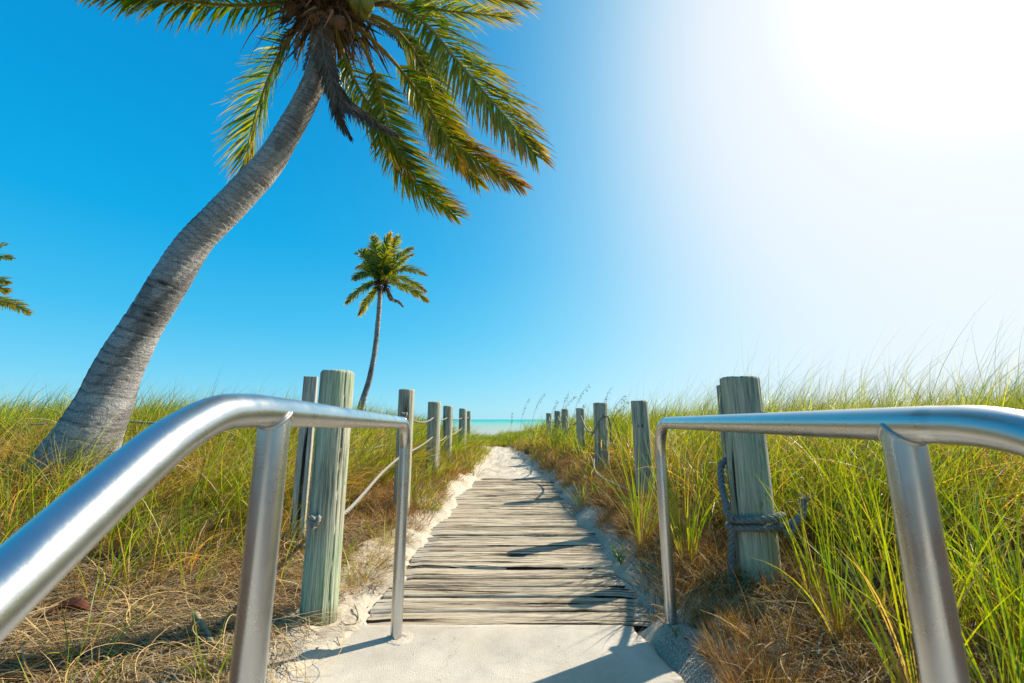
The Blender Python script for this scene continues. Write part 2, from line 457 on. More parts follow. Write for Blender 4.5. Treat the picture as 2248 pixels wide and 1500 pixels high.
# ------------------------------------------------------------------ ground
YK = [-3, 1.5, 1.95, 2.12, 4, 6.6, 10.5, 13, 16, 30]
CK = [-.06, -.06, -.035, -.02, 0, .02, -.22, -.45, -.95, -.95]
WK = [.66, .66, .585, .595, .575, .50, .33, .24, .12, .12]
def path_d(x, y):
    return np.abs(x - np.interp(y, YK, CK)) - np.interp(y, YK, WK)
def ground_h(x, y, detail=True):
    c, w = np.interp(y, YK, CK), np.interp(y, YK, WK)
    n1 = fbm(x*3.1, y*3.1, 3) - .5
    d = np.abs(x - c) - w + n1 * .16 * np.where(y > 2.0, 1.0, .45)
    under = .07*(1-S((d+.06)/.07))*(1-S((y-6.3)/.4))
    left = x < c
    Al = np.interp(y, [0, 2.2, 3.2, 4.2, 6, 12], [0, .0, .06, .13, .17, .12])
    Bl = np.interp(y, [0, 1.6, 3.4, 5.5, 12, 18], [.03, .10, .30, .50, .45, .3])
    Ar = np.interp(y, [0, 1.2, 2.2, 3.2, 5, 12], [.02, .04, .11, .20, .22, .18])
    Br = np.interp(y, [0, 2, 5, 12, 18], [.08, .26, .34, .30, .2])
    base = -.035 + .042*S(d/.14) - under
    hl = base + Al*S(d/.6) + Bl*S((d-.45)/2.4)
    hr = base + Ar*S(d/.42) + Br*S((d-.4)/2.2)
    h = np.where(left, hl, hr)
    # sand fills the path beyond the last board
    h = h + .042*S((y-6.35 + n1*.5)/.5)*(1-S(d/.14)) + .07*S((y-9)/5)*(1-S(d/.6))
    open_ = S((d+.02)/.15); open_ = np.maximum(open_, S((y-6.6)/.5))
    if detail:
        h = h + open_ * ((fbm(x*5, y*5, 21)-.5)*.075 + (fbm(x*17, y*17, 31, 2)-.5)*.022)
    h = h + S((d-.5)/1.5) * (fbm(x*.9, y*.9, 41)-.5)*.16
    # the dune falls to the beach and the sea bed
    fall = S((y-16)/11)
    h = h*(1-fall) + fall*(-.95) - .03*np.clip(y-26, 0, 60)
    h = np.where(y < -3, h*np.exp((y+3)*.2), h)
    return h
def axis(dense0, dense1, step, lo, hi, growth=1.16):
    a = list(np.arange(dense0, dense1 + 1e-9, step))
    s = step
    while a[-1] < hi: s *= growth; a.append(a[-1] + s)
    s = step; b = []
    x = dense0
    while x > lo: s *= growth; x -= s; b.append(x)
    return np.array(b[::-1] + a)
gx = axis(-2.3, 2.0, .017, -600, 600)
gy = axis(.9, 4.6, .017, -200, 5.0, 1.04)
gy = gy[gy < 4.6]
ext = [gy[-1]]; s_ = .017
while ext[-1] < 90: s_ *= 1.022; ext.append(ext[-1] + s_)
while ext[-1] < 6000: s_ *= 1.35; ext.append(ext[-1] + s_)
gy = np.concatenate([gy, ext[1:]])
X, Y = np.meshgrid(gx, gy)
H = ground_h(X, Y)
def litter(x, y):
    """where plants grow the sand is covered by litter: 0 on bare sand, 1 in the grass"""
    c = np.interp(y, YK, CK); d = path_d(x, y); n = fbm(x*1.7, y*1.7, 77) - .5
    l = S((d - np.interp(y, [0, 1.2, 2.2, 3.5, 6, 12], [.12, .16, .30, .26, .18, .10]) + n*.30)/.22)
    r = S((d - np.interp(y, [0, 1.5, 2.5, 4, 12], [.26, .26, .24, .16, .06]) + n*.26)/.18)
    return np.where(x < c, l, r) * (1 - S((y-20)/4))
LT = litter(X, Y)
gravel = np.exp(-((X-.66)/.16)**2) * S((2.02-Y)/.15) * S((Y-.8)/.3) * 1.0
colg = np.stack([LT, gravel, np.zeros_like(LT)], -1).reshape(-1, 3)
go = mesh_obj('ground', np.stack([X, Y, H], -1).reshape(-1, 3), grid_faces(len(gy), len(gx)), M_SAND, col=colg)
tag(go, kind='structure')

# sea
sx = np.concatenate([-np.geomspace(9000, 20, 22), np.linspace(-18, 18, 9), np.geomspace(20, 9000, 22)])
sy = np.concatenate([np.linspace(27, 60, 24), np.geomspace(63, 12000, 40)])
XX, YY = np.meshgrid(sx, sy)
ZZ = np.full_like(XX, -1.12)
so = mesh_obj('sea', np.stack([XX, YY, ZZ], -1).reshape(-1, 3), grid_faces(len(sy), len(sx)), M_SEA)
tag(so, kind='structure')

# concrete path slab with a worn, broken right edge
ys = np.linspace(-1.6, 2.045, 170); xs = np.linspace(0, 1, 70)
def edge_r(y): return .575 + .06*(1.9-np.clip(y, 1.0, 1.9)) + (fbm(y*9, y*0+3, 5)-.5)*.05 - .045*S((y-1.85)/.15)
XX = -.86 + (edge_r(ys)[:, None] + .86) * xs[None, :]
YY = np.broadcast_to(ys[:, None], XX.shape)
ZZ = (fbm(XX*2.5, YY*2.5, 9)-.5)*.006 + .001
top = np.stack([XX, YY, ZZ], -1)
edge = np.minimum(np.minimum(xs, 1-xs)[None, :]*20, 1); top[..., 2] -= (1-edge)*.006
V = top.reshape(-1, 3)
nr, nc = XX.shape
per = np.concatenate([np.arange(nc), np.arange(1, nr)*nc + nc-1, (nr-1)*nc + np.arange(nc-2, -1, -1), np.arange(nr-2, 0, -1)*nc])
low = V[per] - np.array([0, 0, .09])
j = np.arange(len(per)); k = (j+1) % len(per)
Fs = np.stack([per[j], len(V)+j, len(V)+k, per[k]], 1)
co_ = mesh_obj('concrete_path', np.vstack([V, low]), np.vstack([grid_faces(nr, nc), Fs]), M_CONC)
tag(co_, kind='structure')

# boardwalk: each plank modelled with worn edges and grain, one walking surface
mb = MB()
y0 = 2.055; pi_ = 0
while y0 < 6.75:
    pw = random.choice([.118, .128, .134, .140]) ; gap = random.uniform(.012, .022)
    nx_, ny_ = 150, 22
    xl = -.66 + random.uniform(-.03, .02); xr = .66 + random.uniform(-.03, .03)
    u = np.linspace(0, 1, nx_); v = np.linspace(0, 1, ny_)
    xx = xl + (xr-xl)*u[None, :] + 0*v[:, None]
    seed = 100 + pi_
    e0 = (fbm(xx[0]*5, xx[0]*0, seed)-.5)*.008; e1 = (fbm(xx[0]*5, xx[0]*0+9, seed)-.5)*.008
    skew = random.uniform(-.006, .006)*xx[0]
    yy = y0 + e0[None, :]*(1-v[:, None]) + e1[None, :]*v[:, None] + skew[None, :] + pw*v[:, None]
    round_ = 1 - np.clip(np.minimum(v, 1-v)*9, 0, 1)
    gr = fbm(xx*2.0 + seed*3.7, (yy-y0)*50, seed, 4)
    cr_ = np.clip(.40-fbm(xx*1.1 + seed, (yy-y0)*30, seed+50, 3), 0, 1)
    zz = random.uniform(-.004, .003) + random.uniform(-.004, .004)*xx - .010*round_[:, None]**2 + (gr-.5)*.011 - cr_*.05
    zz = zz - .006*S((np.abs(xx)-.55)/.1)
    V = np.stack([xx, yy, zz], -1).reshape(-1, 3)
    n_ = nx_*ny_
    low = np.vstack([V[:nx_], V[-nx_:]]); low[:, 2] = -.04
    F1 = grid_faces(ny_, nx_)
    i = np.arange(nx_-1)
    F2 = np.stack([i, n_+i, n_+i+1, i+1], 1)
    F3 = np.stack([n_-nx_+i+1, n_+nx_+i+1, n_+nx_+i, n_-nx_+i], 1)
    t_ = random.random()
    sandy = np.clip(S((np.abs(xx-.0)-.46)/.16)*.7 + S((yy-5.3)/1.4)*.40, 0, 1)
    c_ = np.stack([np.full(n_, t_), np.full(n_, min(1.2, max(0, random.gauss(.2, .5)))), sandy.ravel()], 1)
    mb.add(np.vstack([V, low]), [F1, F2, F3], np.vstack([c_, c_[:nx_], c_[-nx_:]]))
    y0 += pw + gap; pi_ += 1
bo = mb.build('boardwalk', M_BOARD)
tag(bo, kind='structure')

# ------------------------------------------------------------------ posts
def gz(x, y): return float(ground_h(np.array([float(x)]), np.array([float(y)]))[0])
def round_post(x, y, top, dia, label, seed, mat, group, taper=0.0, lean=(0, 0), holes=(), fine=True):
    base = gz(x, y) - .12
    ns, nz = (128, 150) if fine else (40, 50)
    a = np.linspace(0, 2*np.pi, ns, endpoint=False)
    hh = top - base
    z = np.linspace(0, 1, nz)
    A, Z = np.meshgrid(a, z)
    R = dia/2*(1 + taper*(1-Z))
    cx_, sx_ = np.cos(A)*2.2, np.sin(A)*2.2
    R = R * (1 + (fbm(cx_+seed, sx_+Z*hh*.8, seed)-.5)*.05)
    R = R + (fbm(A*14/6.283*3, Z*hh*3+seed, seed+4, 3)-.5)*.0035*(np.minimum(A, 6.283-A) > .1)
    rr = np.random.RandomState(seed)
    for k in range(7 if fine else 4):                       # drying cracks
        a0 = rr.uniform(0, 6.28); z0, z1 = sorted(rr.uniform(0, 1.1, 2)); 
        if k < 3: z1 = 1.1
        path = a0 + (fbm(Z*hh*5, Z*0+k, seed+k)-.5)*.22
        dd = np.abs((A-path+np.pi) % (2*np.pi)-np.pi)
        R = R - rr.uniform(.006, .016)*np.exp(-(dd/.022)**2)*S((Z-z0)/.08)*S((z1-Z)/.08)
    for (ha, hz_, hr) in holes:
        dd = np.sqrt((((A-ha+np.pi) % (2*np.pi)-np.pi)*dia/2)**2 + ((Z*hh+base-hz_))**2)
        R = np.where(dd < hr, R - .03, R)
    PX = x + R*np.cos(A) + lean[0]*Z*hh; PY = y + R*np.sin(A) + lean[1]*Z*hh; PZ = base + Z*hh
    V = [np.stack([PX, PY, PZ], -1).reshape(-1, 3)]
    F = [grid_faces(nz, ns, True)]
    # worn chamfer and end grain
    cx0, cy0 = x + lean[0]*hh, y + lean[1]*hh
    last = (nz-1)*ns; off = nz*ns
    for q, (f, dz) in enumerate([(.975, .004), (.93, .009), (.86, .011), (.7, .012), (.5, .012), (.3, .012), (.1, .012)]):
        rx = PX[-1]-cx0; ry = PY[-1]-cy0
        zz = top + dz + (fbm(np.cos(a)*3*f+9, np.sin(a)*3*f, seed+2)-.5)*.008
        V.append(np.stack([cx0+rx*f, cy0+ry*f, zz], 1))
        i = np.arange(ns); jn = (i+1) % ns
        F.append(np.stack([last+i, last+jn, off+jn, off+i], 1)); last = off; off += ns
    V.append(np.array([[cx0, cy0, top+.012]]))
    i = np.arange(ns); F.append(np.stack([last+i, last+(i+1) % ns, np.full(ns, off)], 1))
    F4 = np.vstack([f for f in F if f.shape[1] == 4])
    o = mesh_obj('wooden_post', np.vstack(V), [F4, F[-1]], mat, origin=(x, y, base+.12))
    return tag(o, label, 'post', group)
GP = 'wooden posts along both sides of the boardwalk'
round_post(-.886, 2.10, 1.130, .160, 'thick green-tinted round post behind the left handrail with a white rope knot on its front', 3, M_POST, GP)
round_post(-.985, 3.90, 1.165, .145, 'slim grey round post seen just above the far corner of the left handrail', 5, M_POSTG, GP)
round_post(-1.10, 5.95, 1.135, .185, 'round post on the left bank, first one to the right of the left handrail', 8, M_POSTG, GP, fine=False)
round_post(-1.135, 7.45, 1.125, .170, 'round post on the left bank, second to the right of the left handrail', 12, M_POSTG, GP, fine=False)
round_post(-1.075, 9.2, 1.125, .165, 'round left post standing just in front of the thin last post by the sea', 14, M_POSTG, GP, fine=False)
round_post(-1.165, 11.4, 1.11, .11, 'thin dark last post of the left row, partly hidden and next to the open sea', 18, M_POSTG, GP, fine=False)
round_post(1.185, 2.16, 1.105, .184, 'thickest round post with blue-grey rope tied round it, behind the right handrail', 22, M_POST, GP, .03)
round_post(1.135, 3.68, 1.050, .142, 'leaning smooth grey post with a dark bolt hole just left of the right handrail corner', 27, M_POSTG, GP, .10, (-.018, 0), holes=((-1.70, .845, .010), (-2.15, .843, .006), (-1.42, .60, .004)))
round_post(1.135, 5.40, 1.100, .178, 'round post in the right grass with a loose rope looped over its side', 31, M_POSTG, GP, .02, fine=False)
round_post(1.17, 7.2, 1.08, .150, 'round post in the right grass whose white rope sags towards the looped post', 35, M_POSTG, GP, fine=False)
round_post(1.12, 8.9, 1.105, .150, 'nearer post of the overlapping pair in the right row', 38, M_POSTG, GP, fine=False)
round_post(1.15, 10.6, 1.10, .165, 'farther post of the overlapping pair in the right row, half hidden', 41, M_POSTG, GP, fine=False)
round_post(1.10, 12.6, 1.075, .160, 'smallest and farthest round post of the right row, beside the sea oats', 44, M_POSTG, GP, fine=False)
def square_post(x, y, top, w, rot, label, seed):
    base = gz(x, y) - .1
    b = .004; q = w/2
    prof = [(-q+b, -q), (q-b, -q), (q, -q+b), (q, q-b), (q-b, q), (-q+b, q), (-q, q-b), (-q, -q+b)]
    pr = []
    for i in range(8):
        p0, p1 = np.array(prof[i]), np.array(prof[(i+1) % 8]); n = 10 if i % 2 == 0 else 1
        for k in range(n): pr.append(p0+(p1-p0)*k/n)
    pr = np.array(pr); c, s = math.cos(rot), math.sin(rot); pr = pr @ np.array([[c, s], [-s, c]])
    nz = 60; z = np.linspace(base, top, nz)
    V = np.zeros((nz, len(pr), 3)); V[..., 0] = x+pr[:, 0]; V[..., 1] = y+pr[:, 1]; V[..., 2] = z[:, None]
    nn = (fbm(np.arange(len(pr))[None, :]*.9, z[:, None]*4, seed)-.5)*.003
    V[..., 0] += nn; V[..., 1] += nn
    V = V.reshape(-1, 3); n = len(pr)
    V = np.vstack([V, V[-n:]*np.array([1, 1, 1])+np.array([0, 0, .003]), [[x, y, top+.003]]])
    V[nz*n:nz*n+n, :2] = np.array([x, y]) + (V[nz*n:nz*n+n, :2]-np.array([x, y]))*.95
    i = np.arange(n); F3 = np.stack([nz*n+i, nz*n+(i+1) % n, np.full(n, (nz+1)*n)], 1)
    o = mesh_obj('square_post', V, [grid_faces(nz+1, n, True), F3], M_SQ, smooth=False, origin=(x, y, base+.1))
    return tag(o, label, 'post', 'square timber posts behind the round posts')
square_post(-1.43, 2.95, 1.195, .088, .35, 'square grey timber post directly behind the thick green-tinted left post', 3)
square_post(1.505, 2.95, 1.135, .088, -.3, 'square timber post peeking out behind the thick rope-tied right post', 6)

# ------------------------------------------------------------------ ropes (three twisted strands)
def rope(mb, ctrl, r, per_m=26, ns=7):
    L = np.sum(np.linalg.norm(np.diff(np.asarray(ctrl), axis=0), axis=1))
    n = int(max(20, L*per_m*7)); c = cr(ctrl, n)
    T, U, B = frames(c); s = np.linspace(0, L, n)*per_m*2*np.pi/2.2
    for k in range(3):
        a = s + k*2*np.pi/3
        cc = c + r*.52*(np.cos(a)[:, None]*U + np.sin(a)[:, None]*B)
        mb.tube(cc, r*.55, ns)
def sag(a, b, s, n=5):
    a, b = np.asarray(a, float), np.asarray(b, float)
    return [a + (b-a)*t - np.array([0, 0, s*4*t*(1-t)]) for t in np.linspace(0, 1, n)]
def knot(mb, c, r, seed=0):
    rr = np.random.RandomState(seed)
    t = np.linspace(0, 2*np.pi, 9)
    ctrl = [np.array(c) + r*1.55*np.array([math.sin(x)+2*math.sin(2*x), -.9-math.sin(3*x)*1.1, math.cos(x)-2*math.cos(2*x)])*.55 for x in np.linspace(0, 2*np.pi, 22)]
    rope(mb, ctrl, r*.8, 40)
def rope_thing(loc, label, runs, r, mat, knots=(), group=None, tails=()):
    e = empty('rope', loc, label, 'rope', group)
    for rn in runs:
        m = MB(); rope(m, rn, r); m.build('rope_run', mat, e)
    for i, (k, rr) in enumerate(knots):
        m = MB(); knot(m, k, rr, i)
        for tl in tails: rope(m, tl, r*.5, 50)
        m.build('knot', mat, e)
    return e
# left upper rope, threaded through the row
rope_thing((-.985, 3.9, .93), 'pale rope threaded through the tops of the left posts towards the sea',
    [sag((-.985, 3.9, .93), (-1.10, 5.95, .93), .065), sag((-1.10, 5.95, .93), (-1.135, 7.45, .935), .04),
     sag((-1.135, 7.45, .935), (-1.075, 9.2, .935), .04), sag((-1.075, 9.2, .935), (-1.165, 11.4, .95), .02),
     [(-.985, 3.9, .93), (-.99, 3.8, .935), (-.975, 3.795, .95), (-.96, 3.80, .925)]], .0095, M_ROPE, knots=(((-.975, 3.80, .935), .012), ((-1.165, 11.32, .93), .016)), group='ropes strung between the posts')
# left lower rope
kx = P(700, 1139, 1.93)
rope_thing((-.886, 2.1, .4), 'pale rope knotted on the thick left post and rising to the slim post behind',
    [[(-.895, 2.0, kx[2]), (-.88, 2.1, kx[2]+.02), (-.83, 2.20, .445), (-.93, 3.1, .525), (-.985, 3.84, .585)],
     sag((-.985, 3.9, .585), (-1.10, 5.9, .66), .02), sag((-1.10, 5.95, .60), (-1.135, 7.4, .62), .04),
     sag((-1.135, 7.45, .60), (-1.075, 9.15, .72), .03)], .0105, M_ROPE, knots=(((kx[0], 2.010, kx[2]), .0105),), group='ropes strung between the posts',
    tails=([(kx[0], 1.995, kx[2]), (kx[0]+.008, 1.985, kx[2]-.015), (kx[0]+.004, 1.983, kx[2]-.032)],))
# far-left rope behind the palm
rope_thing((-1.43, 2.95, .88), 'thin weathered rope stretched level through the grass behind the large leaning palm trunk',
    [sag((-1.43, 2.99, .87), (-3.6, 3.9, .885), .02) , sag((-3.6, 3.9, .885), (-8.0, 5.6, .86), .03)], .011, M_ROPE, group='ropes strung between the posts')
# right: sagging white rope
rope_thing((1.17, 7.2, .95), 'white rope sagging in loops between the far right posts',
    [sag((1.135, 5.42, .86), (1.17, 7.2, .99), .20), sag((1.17, 7.2, .99), (1.12, 8.9, 1.0), .20), sag((1.12, 8.9, 1.0), (1.15, 10.6, .99), .15),
     sag((1.15, 10.6, .98), (1.10, 12.6, .97), .16)], .012, M_ROPE, group='ropes strung between the posts')
xl = 1.135
rope_thing((xl, 5.3, .7), 'dark weathered rope looped over the right post with a loose hanging end',
    [[(xl-.13, 5.35, .70), (xl-.10, 5.30, .77), (xl-.04, 5.27, .88), (xl+.02, 5.27, .94), (xl+.07, 5.30, .93), (xl+.10, 5.34, .86), (xl+.115, 5.36, .76), (xl+.10, 5.33, .62)]], .010, M_ROPEB, group='ropes strung between the posts')
rope_thing((1.1, 3.7, .3), 'thin grey rope lying slack through the dead grass left of the leaning right post',
    [[(1.10, 3.68, .28), (.98, 3.95, .30), (.90, 4.6, .34), (1.02, 5.35, .45)]], .010, M_ROPE, group='ropes strung between the posts')
# right: blue-grey rope tied around thick post
cx_, cy_, rp = 1.188, 2.16, .112
def pz(px, py, yy):
    u, v = (px-1124)/910., (750-py)/910.; t = yy/(math.cos(PITCH)-v*math.sin(PITCH)); return P(px, py, t)
rng_ = []
for i, a in enumerate(np.linspace(0, 2*np.pi, 15)):
    rng_.append((cx_ + (rp+.006*math.sin(3*a))*math.cos(a), cy_ + (rp)*math.sin(a), .41 + .030*math.cos(a-.2) + .012*math.sin(2*a)))
rng2 = [(cx_ + (rp+.008)*math.cos(a), cy_ + (rp+.008)*math.sin(a), .432 + .020*math.cos(a+.9)) for a in np.linspace(3.0, 5.8, 9)]
e = rope_thing((cx_, cy_, .4), 'thick blue-grey twisted rope tied low round the thickest right post',
    [rng_, rng2, [(cx_-.135, cy_-.02, .47), (cx_-.14, cy_+.0, .53), (cx_-.12, cy_+.05, .60), (cx_-.09, cy_+.09, .67), (cx_-.01, cy_+.125, .72), (1.34, 2.55, .78), (1.50, 2.90, .84)],
     [(cx_-.128, cy_-.04, .42), (cx_-.15, cy_-.03, .46), (cx_-.135, cy_-.02, .50)],
     [(cx_+.06, cy_-.12, .41), (cx_+.13, cy_-.12, .435), (cx_+.175, cy_-.10, .47), (cx_+.19, cy_-.09, .53)],
     [(cx_-.12, cy_-.02, .40), (cx_-.13, cy_-.0, .25), (cx_-.15, cy_-.03, .16), (cx_-.18, cy_-.05, .11)]], .0165, M_ROPEB,
    knots=(((cx_+.075, cy_-.118, .405), .0125),), group='ropes strung between the posts')
m = MB()                                                     # frayed tail
for i in range(22):
    a = random.uniform(-.5, .5)
    p0 = np.array([cx_+.18, cy_-.10, .50])
    m.tube(cr([p0, p0+np.array([.02+a*.03, -.01, .035]), p0+np.array([.02+a*.08, -.01+random.uniform(-.03, .03), .06+random.uniform(-.03, .02)])], 6), .0013, 4)
m.build('frayed_end', M_ROPEB, e)
rope_thing((1.185, 2.06, .90), 'small blue-grey rope knot stuck in the side of the thickest right post near its top',
    [[(1.21, 2.065, .915), (1.225, 2.05, .925), (1.245, 2.06, .918)]], .009, M_ROPEB, knots=(((1.225, 2.052, .918), .008),))

# ------------------------------------------------------------------ metal handrails
R_ = .0243
def handrail(sgn, far, near, corner_r, pts_down, label, zf, zn):
    fx, fy = far; nx, ny = near
    e = empty('handrail', (fx, fy, 0), label, 'handrail', 'pipe handrails either side of the concrete path')
    # far leg and top rail are one bent pipe
    d = np.array([nx-fx, ny-fy, 0.]); d /= np.linalg.norm(d)
    c = [np.array([fx, fy, -.05]), np.array([fx, fy, .25]), np.array([fx, fy, zf-corner_r])]
    arc = []
    for a in np.linspace(0, math.pi/2, 9)[1:]:
        arc.append(np.array([fx, fy, zf-corner_r]) + d*corner_r*(1-math.cos(a)) + np.array([0, 0, corner_r*math.sin(a)]))
    body = [np.array([fx, fy, -.05]), np.array([fx, fy, .3]), np.array([fx, fy, .6]), np.array([fx, fy, zf-corner_r-.02]), np.array([fx, fy, zf-corner_r])] + arc + [arc[-1]+d*.03]
    p1 = body[-1]; pn = np.array([nx, ny, zn])
    for t in (.33, .66, 1.0): body.append(p1 + (pn-p1)*t)
    body += [np.array(p) for p in pts_down]
    c = cr(body, 420)
    m = MB(); m.tube(c, R_, 40); m.build('rail_pipe', M_METAL, e)
    # near leg
    m = MB(); m.tube(cr([(nx, ny, -.3), (nx, ny, .3), (nx, ny, zn-.004)], 30), R_*.98, 40, cap=False); m.build('leg', M_METAL, e)
    # weld bead where the leg meets the rail (saddle curve)
    t = np.linspace(0, 2*np.pi, 61)
    s = np.array([-d[1], d[0], 0])
    off_s, off_d = R_*1.02*np.cos(t), R_*1.02*np.sin(t)
    zz = zn - np.sqrt(np.clip((R_*1.02)**2-off_s**2, 0, 1))*.97 - .0015
    w = np.array([nx, ny, 0]) + off_s[:, None]*s + off_d[:, None]*d; w[:, 2] = zz + np.random.RandomState(3).uniform(-.0006, .0006, 61)
    m = MB(); m.tube(w, .0030, 8, cap=False); m.build('weld', M_WELD, e)
    return e
handrail(-1, (-.487, 1.94), (-.388, .69), .115, [(-.385, .60, .912), (-.384, .545, .906), (-.382, .49, .885), (-.378, .44, .857), (-.372, .34, .785), (-.366, .15, .635), (-.36, -.15, .39), (-.355, -.45, .14)],
    'shiny bare metal pipe handrail left of the concrete path, sloping down at left', .887, .912)
handrail(1, (.678, 1.957), (.552, .60), .145, [(.551, .54, .893), (.550, .49, .891), (.549, .44, .880), (.548, .39, .853), (.546, .28, .765), (.54, .1, .61), (.535, -.2, .37), (.53, -.45, .16)],
    'shiny bare metal pipe handrail on the right, in front of the tall grass', .886, .893)
# lumpy grout where the left far leg is set in the slab
def grout(x, y, r, seed):
    ns, nr_ = 48, 9; a = np.linspace(0, 2*np.pi, ns, endpoint=False)
    V = []
    for k in range(nr_):
        f = 1-k/(nr_-1); rr = r*(.36+.64*f)*(1+(fbm(np.cos(a)*1.6+seed, np.sin(a)*1.6, seed)-.5)*.5*f)
        z = .0045*(1-f**3) + .001 + (vnoise(np.cos(a)*9*f+4, np.sin(a)*9*f+k*3.1, seed)-.5)*.006*(f < .99) - .006*(k == 0)
        V.append(np.stack([x+rr*np.cos(a), y+rr*np.sin(a), z], 1))
    return np.vstack(V), grid_faces(nr_, ns, True)
V, F = grout(-.470, 1.930, .062, 5)
tag(mesh_obj('grout_collar', V, F, M_CONC, origin=(-.463, 1.925, 0)), 'rough round grout patch at the foot of the left handrail on the concrete', 'grout patch')

# ------------------------------------------------------------------ palms
def frond_mesh(ctrl, N, Lmax, n, droop=.5, wind=(0, 0, 0), dry=.2, seed=0, petiole=.2, r0=.022, width=.017, tipdry=.5, K=4, ragged=.22, spread=1.0, dead=False, sides=(1, 1)):
    """rachis tube and two rows of leaflets; returns leaf V,F,C and rachis V,F,C"""
    rr = np.random.RandomState(seed)
    c = cr(ctrl, 90); T = nrm(np.gradient(c, axis=0))
    N = np.asarray(N, float)
    Ltot = np.sum(np.linalg.norm(np.diff(c, axis=0), axis=1))
    rad = r0*(1-np.linspace(0, 1, 90))**.8*.9 + .003
    rad[:8] *= np.linspace(1.7, 1.0, 8)
    s = np.linspace(petiole, .995, n)
    allp = []; allw = []; cols = []
    if dead: gA, gB, gC = np.array([.16, .12, .095]), np.array([.26, .20, .15]), np.array([.09, .065, .05])
    else: gA, gB, gC = np.array([.05, .14, .012]), np.array([.42, .35, .016]), np.array([.36, .18, .03])
    for side in (-1, 1):
        k_ = n if sides[(side+1)//2] >= 1 else int(n*sides[(side+1)//2])
        sj = np.clip(s + rr.uniform(-.5, .5, n)*(s[1]-s[0]), 0, 1)
        if k_ < n: sj = rr.choice(sj, k_, replace=False)
        m_ = len(sj)
        idx = sj*89; i0 = np.clip(idx.astype(int), 0, 88); fr = (idx-i0)[:, None]
        p0 = c[i0]*(1-fr)+c[i0+1]*fr; t0 = nrm(T[i0]*(1-fr)+T[i0+1]*fr)
        s0 = nrm(np.cross(t0, N)); n0 = nrm(np.cross(s0, t0))
        q = (sj-petiole)/(1-petiole)
        L = Lmax*(.50+.9*np.sin(np.pi*np.clip(q*.80+.08, 0, 1)))*.72*rr.uniform(.8, 1.1, m_)*(1-.35*q**4)
        L = np.where(rr.rand(m_) < ragged, L*rr.uniform(.3, .7, m_), L)
        fa = np.radians(22+40*q + rr.uniform(-8, 8, m_))/spread
        d0 = nrm(side*s0*np.cos(fa)[:, None] + t0*np.sin(fa)[:, None] + n0*(.22+rr.uniform(-.12, .12, m_))[:, None])
        pts = [p0]; p = p0
        dr = droop*rr.uniform(.7, 1.3, m_)
        for k in range(1, K+1):
            f = k/K
            g_ = np.array([0, 0, -1.0])*(dr*f)[:, None] + np.asarray(wind)*f + rr.uniform(-.09, .09, (m_, 3))*(2.2 if dead else 1)
            d = nrm(d0+g_); p = p + d*(L/K)[:, None]; pts.append(p)
        pts = np.stack(pts, 1)
        dirs = nrm(np.gradient(pts, axis=1))
        wv = nrm(np.cross(dirs, (n0 + rr.uniform(-.45, .45, (m_, 3)))[:, None, :]))
        wp = np.array([.45, 1.0, .85, .55, .08]) if K == 4 else np.interp(np.linspace(0, 1, K+1), [0, .25, .5, .75, 1], [.45, 1, .85, .55, .08])
        ww = wv*(wp[None, :, None]*width/2*rr.uniform(.8, 1.2, m_)[:, None, None])
        V = np.stack([pts-ww, pts+ww], 2)       # m,K+1,2,3
        mixv = np.clip(rr.normal(dry*.72, .24, m_) + .25*q, 0, 1)[:, None, None]
        tp = np.linspace(0, 1, K+1)[None, :, None]
        cc = gA*(1-mixv)+gB*mixv
        bt = np.clip((tp-1+tipdry*(.35+q[:, None, None]*.9)*rr.uniform(.4, 1.3, m_)[:, None, None])*2.2, 0, 1)
        cc = cc*(1-bt)+gC*bt
        cc = cc*rr.uniform(.75, 1.25, m_)[:, None, None]
        allp.append(V.reshape(-1, 3)); cols.append(np.repeat(cc, 2, axis=1).reshape(-1, 3))
    V = np.vstack(allp); Cc = np.vstack(cols)
    nb = len(V)//(2*(K+1)); b = np.arange(nb)[:, None]*2*(K+1) + np.arange(K)[None, :]*2
    b = b.reshape(-1); F = np.stack([b, b+1, b+3, b+2], 1)
    RV, RF = tube(c, rad, 8)
    q = np.linspace(0, 1, 90)[:, None]
    rc = np.array([.30, .22, .04])*(1-q)+np.array([.26, .24, .05])*q
    if dead: rc = rc*0 + np.array([.22, .16, .11])
    RC = np.vstack([np.repeat(rc, 8, axis=0), rc[0], rc[-1]])
    return V, F, Cc, RV, RF, RC
def add_frond(parent, name, *a, **k):
    dead = k.get('dead', False)
    V, F, Cc, RV, RF, RC = frond_mesh(*a, **k)
    n = len(V)
    F4 = np.vstack([F, RF[0]+n]); F3 = np.vstack([f+n for f in RF[1:]])
    mi = np.concatenate([np.zeros(len(F)), np.ones(len(RF[0])), np.ones(len(F3))])
    return mesh_obj(name, np.vstack([V, RV]), [F4, F3], None, parent, col=np.vstack([Cc, RC]), smooth=False,
                    mats=[M_DEAD if dead else M_LEAF, M_STALK], mat_idx=mi)
